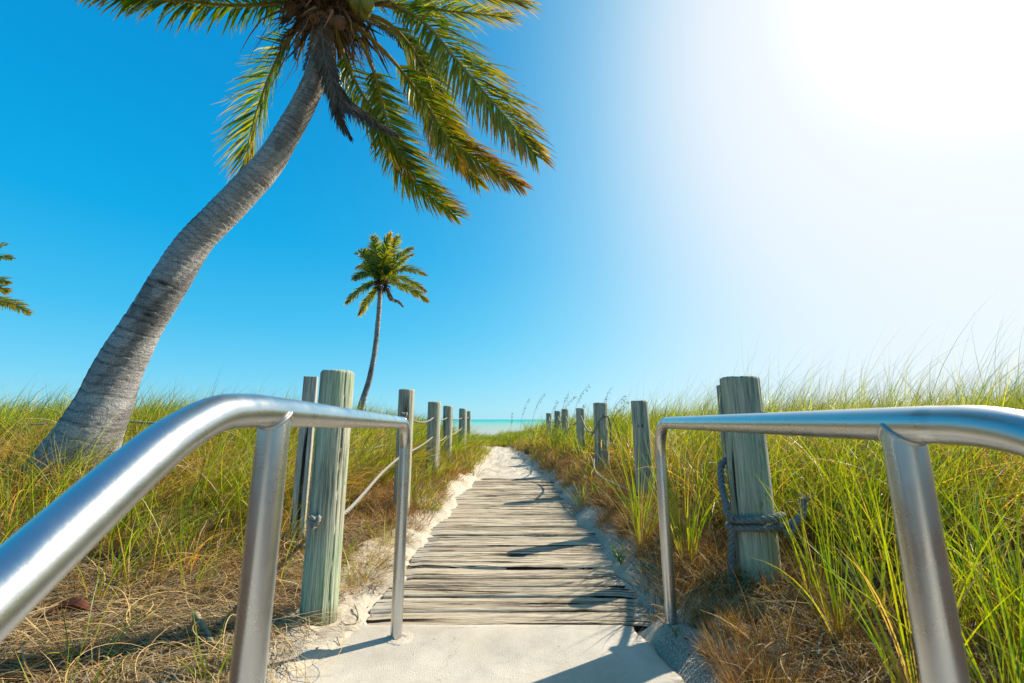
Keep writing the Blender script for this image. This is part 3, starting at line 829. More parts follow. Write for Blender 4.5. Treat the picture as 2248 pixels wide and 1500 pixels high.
def trunk_mesh(ctrl4, ns=72, n=520, ring=(.03, .055), amp=.007, seed=0, low=0):
    c4 = cr(ctrl4, n); c, r = c4[:, :3], c4[:, 3]
    T, U, B = frames(c); s = np.concatenate([[0], np.cumsum(np.linalg.norm(np.diff(c, axis=0), axis=1))])
    rr = np.random.RandomState(seed)
    a = np.linspace(0, 2*np.pi, ns, endpoint=False)
    edges = [0.]
    while edges[-1] < s[-1]+.2: edges.append(edges[-1]+rr.uniform(*ring)*(1+low*max(0, 1.25-1.6*edges[-1]/s[-1])))
    edges = np.array(edges)
    wob = (vnoise(np.cos(a)[None, :]*1.3+5, np.sin(a)[None, :]*1.3+s[:, None]*2.5, seed)-.5)*.026 + (vnoise(np.cos(a)[None, :]*5+5, np.sin(a)[None, :]*5+s[:, None]*9, seed+1)-.5)*.016
    ss = np.clip(s[:, None]+wob, 0, s[-1])
    k = np.clip(np.searchsorted(edges, ss, side='right')-1, 0, len(edges)-2)
    ph = (ss-edges[k])/(edges[k+1]-edges[k])
    strength = .4+1.2*rr.rand(len(edges))[k]
    disp = amp*strength*(ph**1.6-.4) - amp*.9*strength*np.exp(-(np.minimum(ph, 1-ph)/.07)**2)
    disp += (fbm(np.cos(a)[None, :]*4+9, np.sin(a)[None, :]*4+s[:, None]*5, seed+7, 4)-.5)*amp*2.4
    disp = disp*(1-.45*low*np.clip(1.3-2.2*s/s[-1], 0, 1))[:, None]
    R = r[:, None]+disp
    stain = S((fbm(np.cos(a)[None, :]*1.2+3, np.sin(a)[None, :]*1.2+s[:, None]*3.2, seed+20, 4)-.50)/.16)
    V = c[:, None, :]+R[..., None]*(np.cos(a)[None, :, None]*U[:, None, :]+np.sin(a)[None, :, None]*B[:, None, :])
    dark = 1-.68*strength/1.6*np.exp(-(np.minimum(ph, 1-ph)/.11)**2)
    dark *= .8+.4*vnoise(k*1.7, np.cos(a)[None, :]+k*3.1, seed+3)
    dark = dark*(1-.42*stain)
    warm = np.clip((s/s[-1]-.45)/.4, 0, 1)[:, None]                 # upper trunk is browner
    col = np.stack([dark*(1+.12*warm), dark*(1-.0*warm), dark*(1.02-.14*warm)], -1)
    # old dark scars
    for (sp_, ap, sz) in [(.45, 2.6, .013), (1.35, 2.4, .02), (1.62, 2.2, .03), (.9, 1.7, .01)]:
        dd = np.sqrt(((a[None, :]-ap)*r[:, None]/1.8)**2+((s[:, None]-sp_)*1.5)**2)
        col *= (1-.75*np.exp(-(dd/sz)**4))[..., None]
    return V.reshape(-1, 3), grid_faces(n, ns, True), col.reshape(-1, 3), c, r

# near leaning palm
base = P(205, 925, 3.24)
e = empty('palm_tree', (-3.45, 3.2, .25), 'large coconut palm in the left foreground, thick ringed grey trunk leaning over towards the path', 'palm tree', 'coconut palms')
tr = [(148, 1040, 3.18, .250), (180, 985, 3.2, .222), (206, 933, 3.22, .194), (232, 880, 3.26, .174), (253, 827, 3.28, .160), (280, 773, 3.30, .148), (310, 720, 3.32, .134), (343, 667, 3.35, .131), (376, 613, 3.38, .130), (409, 560, 3.42, .124),
      (441, 518, 3.45, .118), (491, 467, 3.50, .118), (542, 413, 3.56, .117), (589, 360, 3.61, .110), (623, 307, 3.67, .103), (681, 200, 3.77, .094), (703, 132, 3.84, .087), (716, 60, 3.92, .083), (722, 5, 3.98, .085)]
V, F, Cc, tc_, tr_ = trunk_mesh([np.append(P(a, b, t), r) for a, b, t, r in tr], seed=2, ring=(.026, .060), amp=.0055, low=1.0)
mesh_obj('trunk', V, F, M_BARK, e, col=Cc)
CR_ = P(722, 0, 3.97)
def PP(l): return [P(a, b, t) for a, b, t in l]
up = (0, 0, 1.)
fr = [ # ctrl, N, Lmax, n, droop, dry, extras
 ('F_left', [(722, 5, 4.0), (640, 5, 3.9), (520, 12, 3.75), (400, 2, 3.6), (285, -6, 3.45), (190, -12, 3.35)], (0, -.25, 1), .40, 84, .75, .15, dict(wind=(.25, 0, 0), r0=.020)),
 ('F_left2', [(715, 0, 4.05), (640, -30, 4.0), (540, -45, 3.9), (430, -38, 3.7), (350, -15, 3.5), (300, 20, 3.4)], (0, -.4, 1), .42, 76, .8, .15, dict(wind=(.1, 0, -.1), r0=.020)),
 ('F_down_left', [(690, 20, 3.95), (655, 55, 3.95), (612, 125, 4.05), (578, 205, 4.15), (552, 290, 4.22), (536, 385, 4.25)], (-.25, -1, .1), .56, 86, .22, .30, dict(wind=(.02, 0, -.05), petiole=.16, spread=.9, ragged=.15, width=.0165)),
 ('F_low_centre', [(735, 45, 3.9), (748, 100, 3.95), (775, 170, 4.05), (815, 240, 4.1), (860, 310, 4.1), (900, 370, 4.1)], (.3, -1, .3), .52, 76, .40, .45, dict(wind=(.5, 0, 0), petiole=.20, sides=(.6, 1))),
 ('F_low_mid', [(745, 40, 3.85), (790, 90, 3.9), (822, 160, 4.0), (842, 240, 4.1), (868, 330, 4.1), (915, 405, 4.08), (1000, 474, 4.0)], (.3, -1, .3), .48, 110, .45, .45, dict(wind=(.4, 0, .02), petiole=.24)),
 ('F_mid_right', [(755, 40, 3.85), (820, 90, 3.9), (885, 160, 4.05), (940, 235, 4.15), (985, 305, 4.2), (1060, 360, 4.2), (1140, 408, 4.15)], (.1, -1, .45), .48, 120, .75, .42, dict(wind=(.25, 0, 0), petiole=.26, tipdry=.85)),
 ('F_mid_right2', [(765, 25, 3.95), (850, 50, 4.1), (920, 130, 4.3), (955, 220, 4.4), (990, 310, 4.45), (1050, 405, 4.4)], (.1, -1, .4), .46, 110, .7, .38, dict(wind=(.2, 0, 0), petiole=.24)),
 ('F_right', [(765, 10, 3.9), (850, 12, 3.85), (925, 45, 3.8), (1000, 130, 3.78), (1060, 200, 3.75), (1120, 270, 3.7), (1178, 343, 3.65)], (.1, -1, .35), .60, 130, .75, .48, dict(wind=(.05, 0, 0), petiole=.20, tipdry=.6)),
 ('F_right_top', [(760, 0, 4.0), (850, -25, 4.0), (950, -30, 3.95), (1050, -12, 3.9), (1155, 8, 3.85)], (0, -.6, 1), .52, 100, .8, .45, dict(wind=(.35, 0, 0), petiole=.18)),
 ('F_right_back', [(760, 0, 4.1), (860, 8, 4.3), (950, 20, 4.45), (1040, 30, 4.5), (1120, 38, 4.5)], (0, -.5, 1), .52, 80, .6, .42, dict(wind=(.35, 0, 0))),
 ('F_mid_short', [(755, 20, 4.05), (820, 45, 4.25), (880, 85, 4.4), (915, 150, 4.5), (930, 230, 4.5)], (.2, -1, .5), .50, 80, .8, .38, dict(wind=(.2, 0, 0), petiole=.24)),
 ('F_up1', [(722, -5, 4.0), (740, -170, 4.1), (860, -330, 4.2), (1010, -380, 4.2)], (0, -.3, 1), .50, 80, .5, .2, {}),
 ('F_up2', [(715, -5, 4.0), (640, -190, 3.9), (500, -300, 3.7), (360, -300, 3.5)], (0, -.3, 1), .50, 80, .5, .2, {}),
 ('F_up3', [(722, -5, 3.95), (790, -150, 3.6), (930, -250, 3.2), (1080, -240, 3.0)], (0, -.3, 1), .48, 80, .6, .2, {}),
 ('F_up4', [(720, -5, 3.95), (690, -200, 3.6), (650, -330, 3.2), (600, -380, 2.9)], (0, -.3, 1), .48, 80, .6, .2, {}),
 ('F_up5', [(722, -5, 4.05), (700, -160, 4.6), (720, -230, 5.4), (740, -200, 6.1)], (0, -.3, 1), .48, 80, .6, .2, {}),
]
for i, (_, ct, N, Lm, n, dr, dry, ex) in enumerate(fr):
    kw = dict(petiole=.18, r0=.021, width=.0185, seed=50+i); kw.update(ex)
    add_frond(e, 'frond', PP(ct), N, Lm, int(n*1.4), dr, dry=dry, **kw)
# dead fronds hanging beside the trunk
for i, (ct, L, n) in enumerate([
    ([(705, 60, 3.78), (712, 120, 3.72), (728, 180, 3.70), (750, 225, 3.70), (800, 252, 3.68), (868, 292, 3.66)], .24, 330),
    ([(712, 90, 3.76), (725, 150, 3.72), (735, 210, 3.72), (745, 255, 3.72), (768, 298, 3.72)], .22, 260),
    ([(700, 80, 3.8), (716, 150, 3.74), (738, 190, 3.74), (770, 225, 3.74), (800, 245, 3.74)], .24, 260)]):
    add_frond(e, 'dead_frond', PP(ct), (.2, -1, .2), L, n, 1.6, wind=(.25, 0, 0), dry=.5, seed=90+i, petiole=.08, r0=.010, width=.011, dead=True, tipdry=.9, spread=.7, ragged=.4)
for i, (ct, L) in enumerate([([(705, 10, 3.9), (672, 40, 3.85), (655, 85, 3.82), (648, 128, 3.82)], .10), ([(705, 10, 3.9), (690, 50, 3.82), (680, 100, 3.8), (668, 150, 3.8)], .09), ([(740, 20, 3.85), (762, 60, 3.8), (775, 100, 3.8), (776, 138, 3.8)], .05),
        ([(735, 20, 3.85), (800, 45, 3.8), (860, 75, 3.8), (880, 105, 3.8)], .10), ([(700, 5, 3.9), (650, 22, 3.85), (620, 50, 3.85)], .09)]):
    add_frond(e, 'dead_spathe', PP(ct), (.2, -1, .2), L, 40, 1.3, dry=.4, seed=120+i, petiole=.15, r0=.012, width=.012, dead=True, tipdry=.9, ragged=.4)
# fibrous crown heart
m = MB(); rr = np.random.RandomState(4)
for i in range(1000):
    a = rr.uniform(0, 2*np.pi); hgt = rr.uniform(-.30, .18)
    p0 = CR_ + np.array([math.cos(a)*.12, math.sin(a)*.12, hgt])
    out = np.array([math.cos(a), math.sin(a), rr.uniform(-1.5, .35)]); out /= np.linalg.norm(out)
    L = rr.uniform(.12, .40) if rr.rand() < .8 else rr.uniform(.4, .75)
    pts = [p0, p0+out*L*.4+rr.uniform(-.04, .04, 3), p0+out*L*.75+np.array([0, 0, -.12*L])+rr.uniform(-.05, .05, 3), p0+out*L+np.array([0, 0, -.4*L])+rr.uniform(-.05, .05, 3)]
    c = cr(pts, 6); w = rr.uniform(.002, .02) if rr.rand() < .4 else rr.uniform(.001, .004)
    s_v = nrm(np.cross(np.gradient(c, axis=0), rr.uniform(-1, 1, 3)))*w*np.array([1, 1.2, 1, .8, .5, .1])[:, None]
    Vb = np.stack([c-s_v, c+s_v], 1).reshape(-1, 3); b = np.arange(5)*2
    col = np.array([.16, .095, .055])*rr.uniform(.4, 1.9)
    m.add(Vb, np.stack([b, b+1, b+3, b+2], 1), col)
m.build('crown_fibre', M_DEAD, e, smooth=False)
m = MB()
for i in range(12):                                              # broad woody leaf bases
    a = i*2.4; hgt = -.14+.025*i
    d = np.array([math.cos(a), math.sin(a), .7])
    c = cr([CR_+np.array([0, 0, hgt-.1])+d*.04, CR_+np.array([0, 0, hgt])+d*.12, CR_+np.array([0, 0, hgt])+d*np.array([.26, .26, .34])], 12)
    m.tube(c, np.linspace(.055, .022, 12), 10, col=np.array([.24, .15, .06])*random.uniform(.6, 1.2))
m.build('leaf_base', M_STALK, e)
def nut(c, r, L, axis_, mat, name='coconut'):
    n1, n2 = 20, 16; axis_ = nrm(np.array(axis_, float))
    cc = np.array([np.array(c)+axis_*L*(q-.5) for q in np.linspace(0, 1, n1)])
    q = np.linspace(0, 1, n1); rad = r*np.sqrt(np.clip(1-(2*q-1)**2, 0, 1))*(1.0+.12*(1-q))+.001
    T, U, B = frames(cc); a = np.linspace(0, 2*np.pi, n2, endpoint=False)
    rm = rad[:, None]*(1+.06*np.cos(3*a))[None, :]
    V = cc[:, None, :]+rm[..., None]*(np.cos(a)[None, :, None]*U[:, None, :]+np.sin(a)[None, :, None]*B[:, None, :])
    mesh_obj(name, V.reshape(-1, 3), grid_faces(n1, n2, True), mat, e)
for (a, b, t, r, L, ax, mt) in [(782, 4, 3.72, .062, .19, (0, 0, -1), M_NUT), (800, 25, 3.74, .052, .17, (.1, 0, -1), M_NUT), (806, 8, 3.66, .055, .17, (.2, 0, -1), M_NUT),
        (766, -20, 3.7, .07, .2, (0, 0, -1), M_NUT), (820, -18, 3.7, .06, .18, (.2, 0, -1), M_NUT), (728, 42, 3.72, .035, .07, (0, 0, -1), M_NUTB), (747, 50, 3.74, .055, .10, (.2, 0, -1), M_NUTB), (690, 40, 3.74, .045, .09, (-.2, 0, -1), M_NUTB)]:
    nut(P(a, b, t), r, L, ax, mt)

# distant slim palm beyond the left dune
T2 = 19.0
e = empty('palm_tree', (-7.35, 18.6, -.2), 'small slender coconut palm standing alone far behind the left dune grass', 'palm tree', 'coconut palms')
tr = [(770, 968, T2, .20), (786, 915, T2, .165), (800, 868, T2, .14), (812, 828, T2, .122), (823, 770, T2, .115), (829, 715, T2, .108), (833, 665, T2, .10), (835, 628, T2, .10)]
V, F, Cc, _, _ = trunk_mesh([np.append(P(a, b, t), r) for a, b, t, r in tr], ns=20, n=200, ring=(.07, .12), amp=.010, seed=5)
mesh_obj('trunk', V, F, M_BARK, e, col=Cc)
c0 = P(838, 618, T2)
def far_frond(cpx, t0, mid, tip, dz, seed, Lm=.54, dry=.3, N=(.1, -.8, .6), dr=.6, dead=False, wd=.065, n=54):
    a = P(*cpx, t0); b = P(*mid, t0+dz*.5); c = P(*tip, t0+dz)
    add_frond(e, 'dead_frond' if dead else 'frond', [a, a*.45+b*.55+np.array([0, 0, .12]), b, b*.45+c*.55+np.array([0, 0, .08]), c], N, Lm, n, dr, wind=(.4, 0, 0), dry=dry, seed=seed, petiole=.15, r0=.035, width=wd, K=4, dead=dead)
for i, (mid, tip, dz, kw) in enumerate([
    ((828, 560), (819, 520), .3, dict(dry=.1)), ((845, 555), (858, 514), -.3, dict(dry=.15)), ((858, 560), (874, 520), .6, dict(dry=.25)), ((868, 575), (905, 545), .2, dict(dry=.2)),
    ((870, 585), (905, 560), -.8, dict(dry=.45)), ((885, 590), (932, 604), -.4, dict(dry=.5)), ((880, 612), (932, 640), .5, dict(dry=.55)), ((880, 628), (937, 662), -.3, dict(dry=.6)),
    ((800, 563), (783, 556), -.3, dict(dry=.1)), ((805, 585), (783, 588), .5, dict(dry=.3)), ((798, 632), (762, 664), 0, dict(dry=.25)), ((820, 575), (800, 548), .9, dict(dry=.2)),
    ((850, 606), (866, 620), -1.6, dict(dry=.5)), ((842, 580), (850, 560), -1.4, dict(dry=.3)),
    ((812, 600), (778, 612), -.8, dict(dry=.2)), ((822, 640), (790, 690), .4, dict(dry=.4)),
    ((858, 655), (884, 673), 0, dict(dead=True, Lm=.22, dr=1.2))]):
    far_frond((837, 622), T2, mid, tip, dz, 200+i, **kw)
m = MB(); rr = np.random.RandomState(8)
for i in range(110):
    a = rr.uniform(0, 6.28); p0 = c0+np.array([math.cos(a)*.13, math.sin(a)*.13, rr.uniform(-.45, .1)])
    d = nrm(np.array([math.cos(a), math.sin(a), rr.uniform(-1.6, .2)])); L = rr.uniform(.15, .42)
    m.tube(np.array([p0, p0+d*L*.5, p0+d*L+np.array([0, 0, -.2*L])]), np.array([.03, .02, .004]), 4, col=np.array([.15, .09, .05])*rr.uniform(.4, 1.6))
m.build('crown_fibre', M_DEAD, e)
# third palm, mostly beyond the left edge of the picture
T3 = 12.0
cpx = (-75, 640)
bx = P(-95, 935, T3)
e = empty('palm_tree', (bx[0], bx[1], .1), 'coconut palm at the far left edge, only a few green and orange frond tips showing', 'palm tree', 'coconut palms')
V, F, Cc, _, _ = trunk_mesh([np.append(P(a, b, T3), r) for a, b, r in [(-110, 975, .2), (-100, 900, .15), (-85, 780, .12), (-76, 645, .11)]], ns=24, n=200, ring=(.06, .10), amp=.010, seed=6)
mesh_obj('trunk', V, F, M_BARK, e, col=Cc)
for i, (mid, tip, dz, kw) in enumerate([((-25, 575), (26, 568), 0, dict(dry=.1)), ((-30, 560), (8, 538), .5, dict(dry=.1)), ((-30, 620), (16, 622), 0, dict(dry=.35)), ((-20, 655), (66, 688), 0, dict(dry=.75, dr=.7)),
    ((-25, 665), (28, 672), .6, dict(dry=.7)), ((-30, 640), (14, 640), .3, dict(dry=.4)), ((-80, 560), (-85, 500), 0, {}), ((-120, 580), (-165, 560), 0, {}), ((-130, 630), (-190, 660), 0, {}), ((-60, 600), (-40, 570), -2, {}), ((-95, 600), (-120, 600), 2, {}), ((-50, 590), (-20, 530), 1.0, {})]):
    far_frond((-76, 635), T3, mid, tip, dz, 300+i, Lm=.42, wd=.04, **kw)

# ------------------------------------------------------------------ grass
def blades(root, L, az, th0, kap, w, tw, c0, c1, c2, K=6, wind=None, follow=False):
    n = len(root)
    pts = [root]; p = root.copy()
    dirs = []
    for k in range(K):
        th = th0 + kap*((k+.5)/K)
        d = np.stack([np.sin(th)*np.cos(az), np.sin(th)*np.sin(az), np.cos(th)], 1)
        if wind is not None:
            d = nrm(d + wind*((k+.5)/K)**1.2)
        dirs.append(d); p = p + d*(L/K)[:, None]; pts.append(p)
    pts = np.stack(pts, 1); dirs = np.stack(dirs+[dirs[-1]], 1)
    pr = np.stack([-np.sin(az), np.cos(az), 0*az], 1)[:, None, :]
    nn = np.cross(dirs, np.broadcast_to(pr, dirs.shape))
    wv = nrm(np.cos(tw)[:, None, None]*pr + np.sin(tw)[:, None, None]*nn)
    f = np.linspace(0, 1, K+1)
    prof = np.interp(f, [0, .15, .6, 1], [.75, 1, .75, .06])
    ww = wv*prof[None, :, None]*(w/2)[:, None, None]
    V = np.stack([pts-ww, pts+ww], 2).reshape(-1, 3)
    ff = f[None, :, None]
    a = np.clip((ff-.05)/.27, 0, 1); b = np.clip((ff-.55)/.45, 0, 1)
    C = (c0[:, None, :]*(1-a)+c1[:, None, :]*a)*(1-b)+c2[:, None, :]*b
    C = np.repeat(C, 2, axis=1).reshape(-1, 3)
    bb = (np.arange(n)[:, None]*2*(K+1)+np.arange(K)[None, :]*2).reshape(-1)
    F = np.stack([bb, bb+1, bb+3, bb+2], 1)
    return V, F, C
GREEN = np.array([.055, .15, .005]); YGREEN = np.array([.34, .36, .012]); OLIVE = np.array([.10, .115, .018])
TAN = np.array([.50, .35, .15]); ORNG = np.array([.33, .14, .03]); BROWN = np.array([.16, .085, .04]); GREYT = np.array([.36, .29, .19])
def lerp(a, b, t): return a*(1-t[:, None])+b*t[:, None]
def keep(x, y, rad=.0):
    k = np.ones(len(x), bool)
    for (a, b, r) in [(-.487, 1.94, .05), (.678, 1.957, .05), (-.388, .69, .25), (.552, .6, .25)]: k &= np.hypot(x-a, y-b) > r
    k &= ~((np.abs(x) < .8) & (y < 1.2)); k &= np.hypot(x, y) > .75
    return k
def sample(n, x0, x1, y0, y1, dens):
    x = RS.uniform(x0, x1, n); y = RS.uniform(y0, y1, n)
    k = (RS.rand(n) < dens(x, y)) & keep(x, y) & (np.abs(x) < 1.45*y+1.3)
    return x[k], y[k]
def gdens(x, y):
    """how thickly the tall grass grows here"""
    d = path_d(x, y); c = np.interp(y, YK, CK); n = fbm(x*1.1, y*1.1, 55)-.5
    lo = np.interp(y, [0, 1.6, 2.3, 2.8, 3.6, 6, 10, 14], [2.3, 2.0, .95, .74, .64, .52, .30, .10])
    # left: tall grass retreats from the camera: boundary runs diagonally
    l = S((d-lo+n*.5)/.35)
    diag = S((y-(2.15+.30*np.clip(-x-1.2, -.5, 1.0)*0 + n*.6))/.7); l = l*(.05+.95*diag)
    ro = np.interp(y, [0, 1.5, 2.3, 2.6, 3.6, 5, 12], [.42, .80, .95, .66, .66, .50, .16])
    r = S((d-ro+n*.30)/.30)*np.where(y < 2.0, .30, 1.0)
    gap = fbm(x*2.6, y*2.6, 66)
    l = l*(.25+.75*S((gap-.36)/.12)); r = r*(.25+.75*S((gap-.36)/.12))
    e_ = 1-S((y-19)/4)
    return np.where(x < c, l, r)*e_
def grow(cx, cy, per, rad, Lr, Kseg, wr, green, label_side, thin=1.0):
    """tufts at (cx,cy): returns blades"""
    n = len(cx); m_ = per
    idx = np.repeat(np.arange(n), m_)
    N_ = len(idx)
    a = RS.uniform(0, 2*np.pi, N_); rr = rad*np.sqrt(RS.rand(N_))
    x = cx[idx]+rr*np.cos(a); y = cy[idx]+rr*np.sin(a)
    z = ground_h(x, y, False)-.02
    tuft_L = RS.uniform(Lr[0], Lr[1], n)[idx]
    L = tuft_L*RS.uniform(.35, 1.15, N_)
    az = a+RS.uniform(-.9, .9, N_)
    th0 = RS.uniform(.02, .32, N_); kap = np.abs(RS.normal(.55, .45, N_))
    w = wr*RS.uniform(.6, 1.35, N_)
    patch = (fbm(cx*1.5, cy*1.5, 88)-.5)*1.9
    tuft_L = tuft_L*(1+.95*(fbm(cx*1.5+9, cy*1.5, 89)-.5)[idx])
    tg = np.clip((patch+RS.normal(0, .30, n))[idx]+RS.normal(green, .25, N_), 0, 1)
    t2 = RS.rand(N_)
    c1 = lerp(GREEN, YGREEN, t2)
    dryc = lerp(TAN, ORNG, RS.rand(N_)**1.3)
    isdry = RS.rand(N_) > tg
    c1 = np.where(isdry[:, None], dryc, c1)
    kap = np.where(isdry, kap*1.8+.5, kap); L = np.where(isdry, L*.80, L)
    c0 = lerp(ORNG, BROWN, RS.rand(N_))*.6
    tipm = (RS.rand(N_)**2.2)
    c2 = lerp(c1*1.05, TAN*.8, tipm*.75)
    sh = (RS.uniform(.5, 1.5, N_)*RS.uniform(.65, 1.35, n)[idx])[:, None]
    wind = np.array([.95, .10, -.35])*(.25+1.0*RS.rand(N_))[:, None]
    return blades(np.stack([x, y, z], 1), L, az, th0, kap, w, RS.uniform(-1.2, 1.2, N_), c0*sh, c1*sh, c2*sh, Kseg, wind)
def add(mb, r): mb.add(r[0], r[1], r[2])
mg = MB()
# near tufts (within ~4.5 m)
x, y = sample(5200, -6, 6, .8, 4.6, lambda x, y: gdens(x, y))
RIGHT = x > 0
add(mg, grow(x[RIGHT], y[RIGHT], 23, .055, (.70, .98), 7, .0050, .46, 'r'))
add(mg, grow(x[~RIGHT], y[~RIGHT], 23, .07, (.48, .80), 7, .0046, .42, 'l'))
# middle and far tufts
x, y = sample(9500, -15, 14, 4.4, 11, gdens)
RIGHT = x > 0
add(mg, grow(x[RIGHT], y[RIGHT], 19, .14, (.60, .92), 5, .0085, .62, 'r'))
add(mg, grow(x[~RIGHT], y[~RIGHT], 19, .14, (.50, .80), 5, .0080, .56, 'l'))
x, y = sample(7500, -26, 26, 10.5, 22, gdens)
hh = np.where(np.abs(x-np.interp(y, YK, CK)) < 1.6, .5, 1.0)
k = hh > .8
add(mg, grow(x[k], y[k], 14, .22, (.55, .85), 4, .017, .75, 'f'))
add(mg, grow(x[~k], y[~k], 14, .20, (.22, .42), 4, .013, .78, 'f'))
# verge grass spilling towards the sand path, low
x, y = sample(3800, -2.2, 2.2, 4.0, 15, lambda x, y: S((path_d(x, y)-.03+(fbm(x*2, y*2, 5)-.5)*.4)/.2)*(1-S((path_d(x, y)-.8)/.3))*.42)
add(mg, grow(x, y, 16, .06, (.18, .42), 5, .0055, .72, 'v'))
x, y = sample(900, -1.4, .6, 13.2, 17, lambda x, y: x*0+.9)
add(mg, grow(x, y, 16, .12, (.20, .40), 4, .009, .85, 'v'))
# long arching dry blades tangled through the green
x, y = sample(2600, -5, 5.5, 1.6, 6, gdens)
N_ = len(x)*5; x = np.repeat(x, 5)+RS.normal(0, .06, N_); y = np.repeat(y, 5)+RS.normal(0, .06, N_)
k = gdens(x, y) > .25; x, y = x[k], y[k]; N_ = len(x)
cb = lerp(TAN, ORNG, RS.rand(N_)**1.6)*RS.uniform(.6, 1.2, N_)[:, None]
add(mg, blades(np.stack([x, y, ground_h(x, y, False)], 1), RS.uniform(.55, .95, N_), RS.normal(.2, 1.5, N_), RS.uniform(.1, .5, N_), RS.uniform(1.0, 2.4, N_),
    RS.uniform(.0025, .0048, N_), RS.uniform(-1.2, 1.2, N_), cb*.7, cb, cb, 9, np.array([.35, 0, 0])*np.ones((N_, 1))))
# long thin flowering blades reaching above the canopy
x, y = sample(900, -7, 8, 2.3, 7, lambda x, y: gdens(x, y)*np.where(x > 0, 1.0, .22))
N_ = len(x)*4; x = np.repeat(x, 4)+RS.normal(0, .03, N_); y = np.repeat(y, 4)+RS.normal(0, .03, N_)
k = gdens(x, y) > .3; x, y = x[k], y[k]; N_ = len(x)
wnd = np.array([1.25, .1, -.30])*RS.uniform(.4, 1.2, N_)[:, None]
cg = lerp(GREEN, YGREEN, RS.rand(N_))
add(mg, blades(np.stack([x, y, ground_h(x, y, False)], 1), RS.uniform(.85, 1.38, N_)*np.where(x > 0, 1, .75), RS.uniform(0, 6.28, N_), RS.uniform(0, .15, N_), RS.uniform(.1, .5, N_),
    RS.uniform(.0022, .0042, N_), RS.uniform(-1.2, 1.2, N_), cg*.7, cg, lerp(cg*.9, TAN*.7, RS.rand(N_)), 8, wnd))
# bold foreground blades at the right: wide, bright, each tuft spraying out
tuft = [(1.20, 1.68), (1.33, 1.52), (1.42, 1.78), (1.30, 1.95), (1.55, 1.60), (1.62, 1.9), (1.75, 1.7), (1.15, 1.34), (1.33, 1.28), (1.5, 1.36), (1.68, 1.45), (.94, 2.38), (1.0, 2.6),
        (1.85, 1.5), (1.22, 1.12), (1.42, 1.1), (1.6, 1.2), (1.9, 1.25), (.88, 3.0), (.80, 2.75)]
tx = np.array([t[0] for t in tuft]); ty = np.array([t[1] for t in tuft])
for per, Lr, wr in ((20, (.50, .80), .0058), (9, (.38, .6), .0068)):
    idx = np.repeat(np.arange(len(tx)), per); N_ = len(idx)
    a = RS.uniform(0, 6.28, N_); r_ = .035*np.sqrt(RS.rand(N_))
    x = tx[idx]+r_*np.cos(a); y = ty[idx]+r_*np.sin(a); z = ground_h(x, y, False)-.01
    cg = lerp(GREEN*1.2, YGREEN*1.0, RS.rand(N_)**.8); rd = RS.rand(N_) < .16
    cg = np.where(rd[:, None], TAN*.9, cg)
    add(mg, blades(np.stack([x, y, z], 1), RS.uniform(Lr[0], Lr[1], N_), a+RS.uniform(-.6, .6, N_), RS.uniform(.02, .30, N_), np.abs(RS.normal(.35, .45, N_)), wr*RS.uniform(.5, 1.2, N_), RS.uniform(-1.3, 1.3, N_),
        lerp(ORNG*1.1, TAN, RS.rand(N_)), cg, lerp(cg, ORNG*1.2, (RS.rand(N_) < .22)*.7), 9, np.array([.12, 0, 0])*np.ones((N_, 1))))
# sparse green sprays in the left foreground straw
tuft = [(-1.62, 2.30), (-1.95, 2.15), (-1.25, 2.42), (-2.3, 2.35), (-1.45, 2.55), (-2.05, 2.55), (-1.02, 1.62), (-1.35, 1.45), (-1.6, 1.75), (-2.6, 2.2), (-.98, 2.28), (-1.05, 2.75), (-.88, 3.1), (-.86, 2.5)]
tx = np.array([t[0] for t in tuft]); ty = np.array([t[1] for t in tuft])
idx = np.repeat(np.arange(len(tx)), 16); N_ = len(idx)
a = RS.uniform(0, 6.28, N_); r_ = .05*np.sqrt(RS.rand(N_)); x = tx[idx]+r_*np.cos(a); y = ty[idx]+r_*np.sin(a)
sm = np.array([.55 if (t[1] < 1.8 or t[0] > -1.1) else 1. for t in tuft])[idx]
cg = lerp(GREEN*1.1, YGREEN, RS.rand(N_))
add(mg, blades(np.stack([x, y, ground_h(x, y, False)-.01], 1), RS.uniform(.22, .55, N_)*sm, a, RS.uniform(.05, .6, N_), RS.uniform(.1, 1.0, N_), RS.uniform(.003, .0055, N_), RS.uniform(-1.2, 1.2, N_), TAN*np.ones((N_, 1)), cg, cg, 7, np.array([.3, 0, 0])*np.ones((N_, 1))))
gr = mg.build('dune_grass', M_GRASS, smooth=False)
tag(gr, 'tall yellow-green dune grass bending in the wind on both banks', 'grass', kind='stuff')

# short brown tuft bases and arching dead blades
ms = MB()
def dry_tufts(cx, cy, per, rad, Lr, w, K=4, kap=(.3, 1.6), th=(.05, .9), pal=(ORNG, BROWN)):
    idx = np.repeat(np.arange(len(cx)), per); N_ = len(idx)
    a = RS.uniform(0, 6.28, N_); r_ = rad*np.sqrt(RS.rand(N_)); x = cx[idx]+r_*np.cos(a); y = cy[idx]+r_*np.sin(a)
    c = lerp(pal[0], pal[1], RS.rand(N_)); t = RS.rand(N_) < .3; c = np.where(t[:, None], TAN, c)*RS.uniform(.6, 1.3, N_)[:, None]
    return blades(np.stack([x, y, ground_h(x, y, False)-.01], 1), RS.uniform(Lr[0], Lr[1], N_)*RS.uniform(.7, 1.1, len(cx))[idx], a+RS.uniform(-.5, .5, N_), RS.uniform(th[0], th[1], N_), RS.uniform(kap[0], kap[1], N_), w*RS.uniform(.6, 1.4, N_), RS.uniform(-1.2, 1.2, N_), c*.75, c, c*1.1, K)
ld = lambda x, y: litter(x, y)*.9
x, y = sample(2600, -4.5, 4.5, .9, 4.6, lambda x, y: ld(x, y)*np.where((x < 0) & (y < 2.4), .22, 1.))
add(ms, dry_tufts(x, y, 30, .07, (.10, .30), .0026))
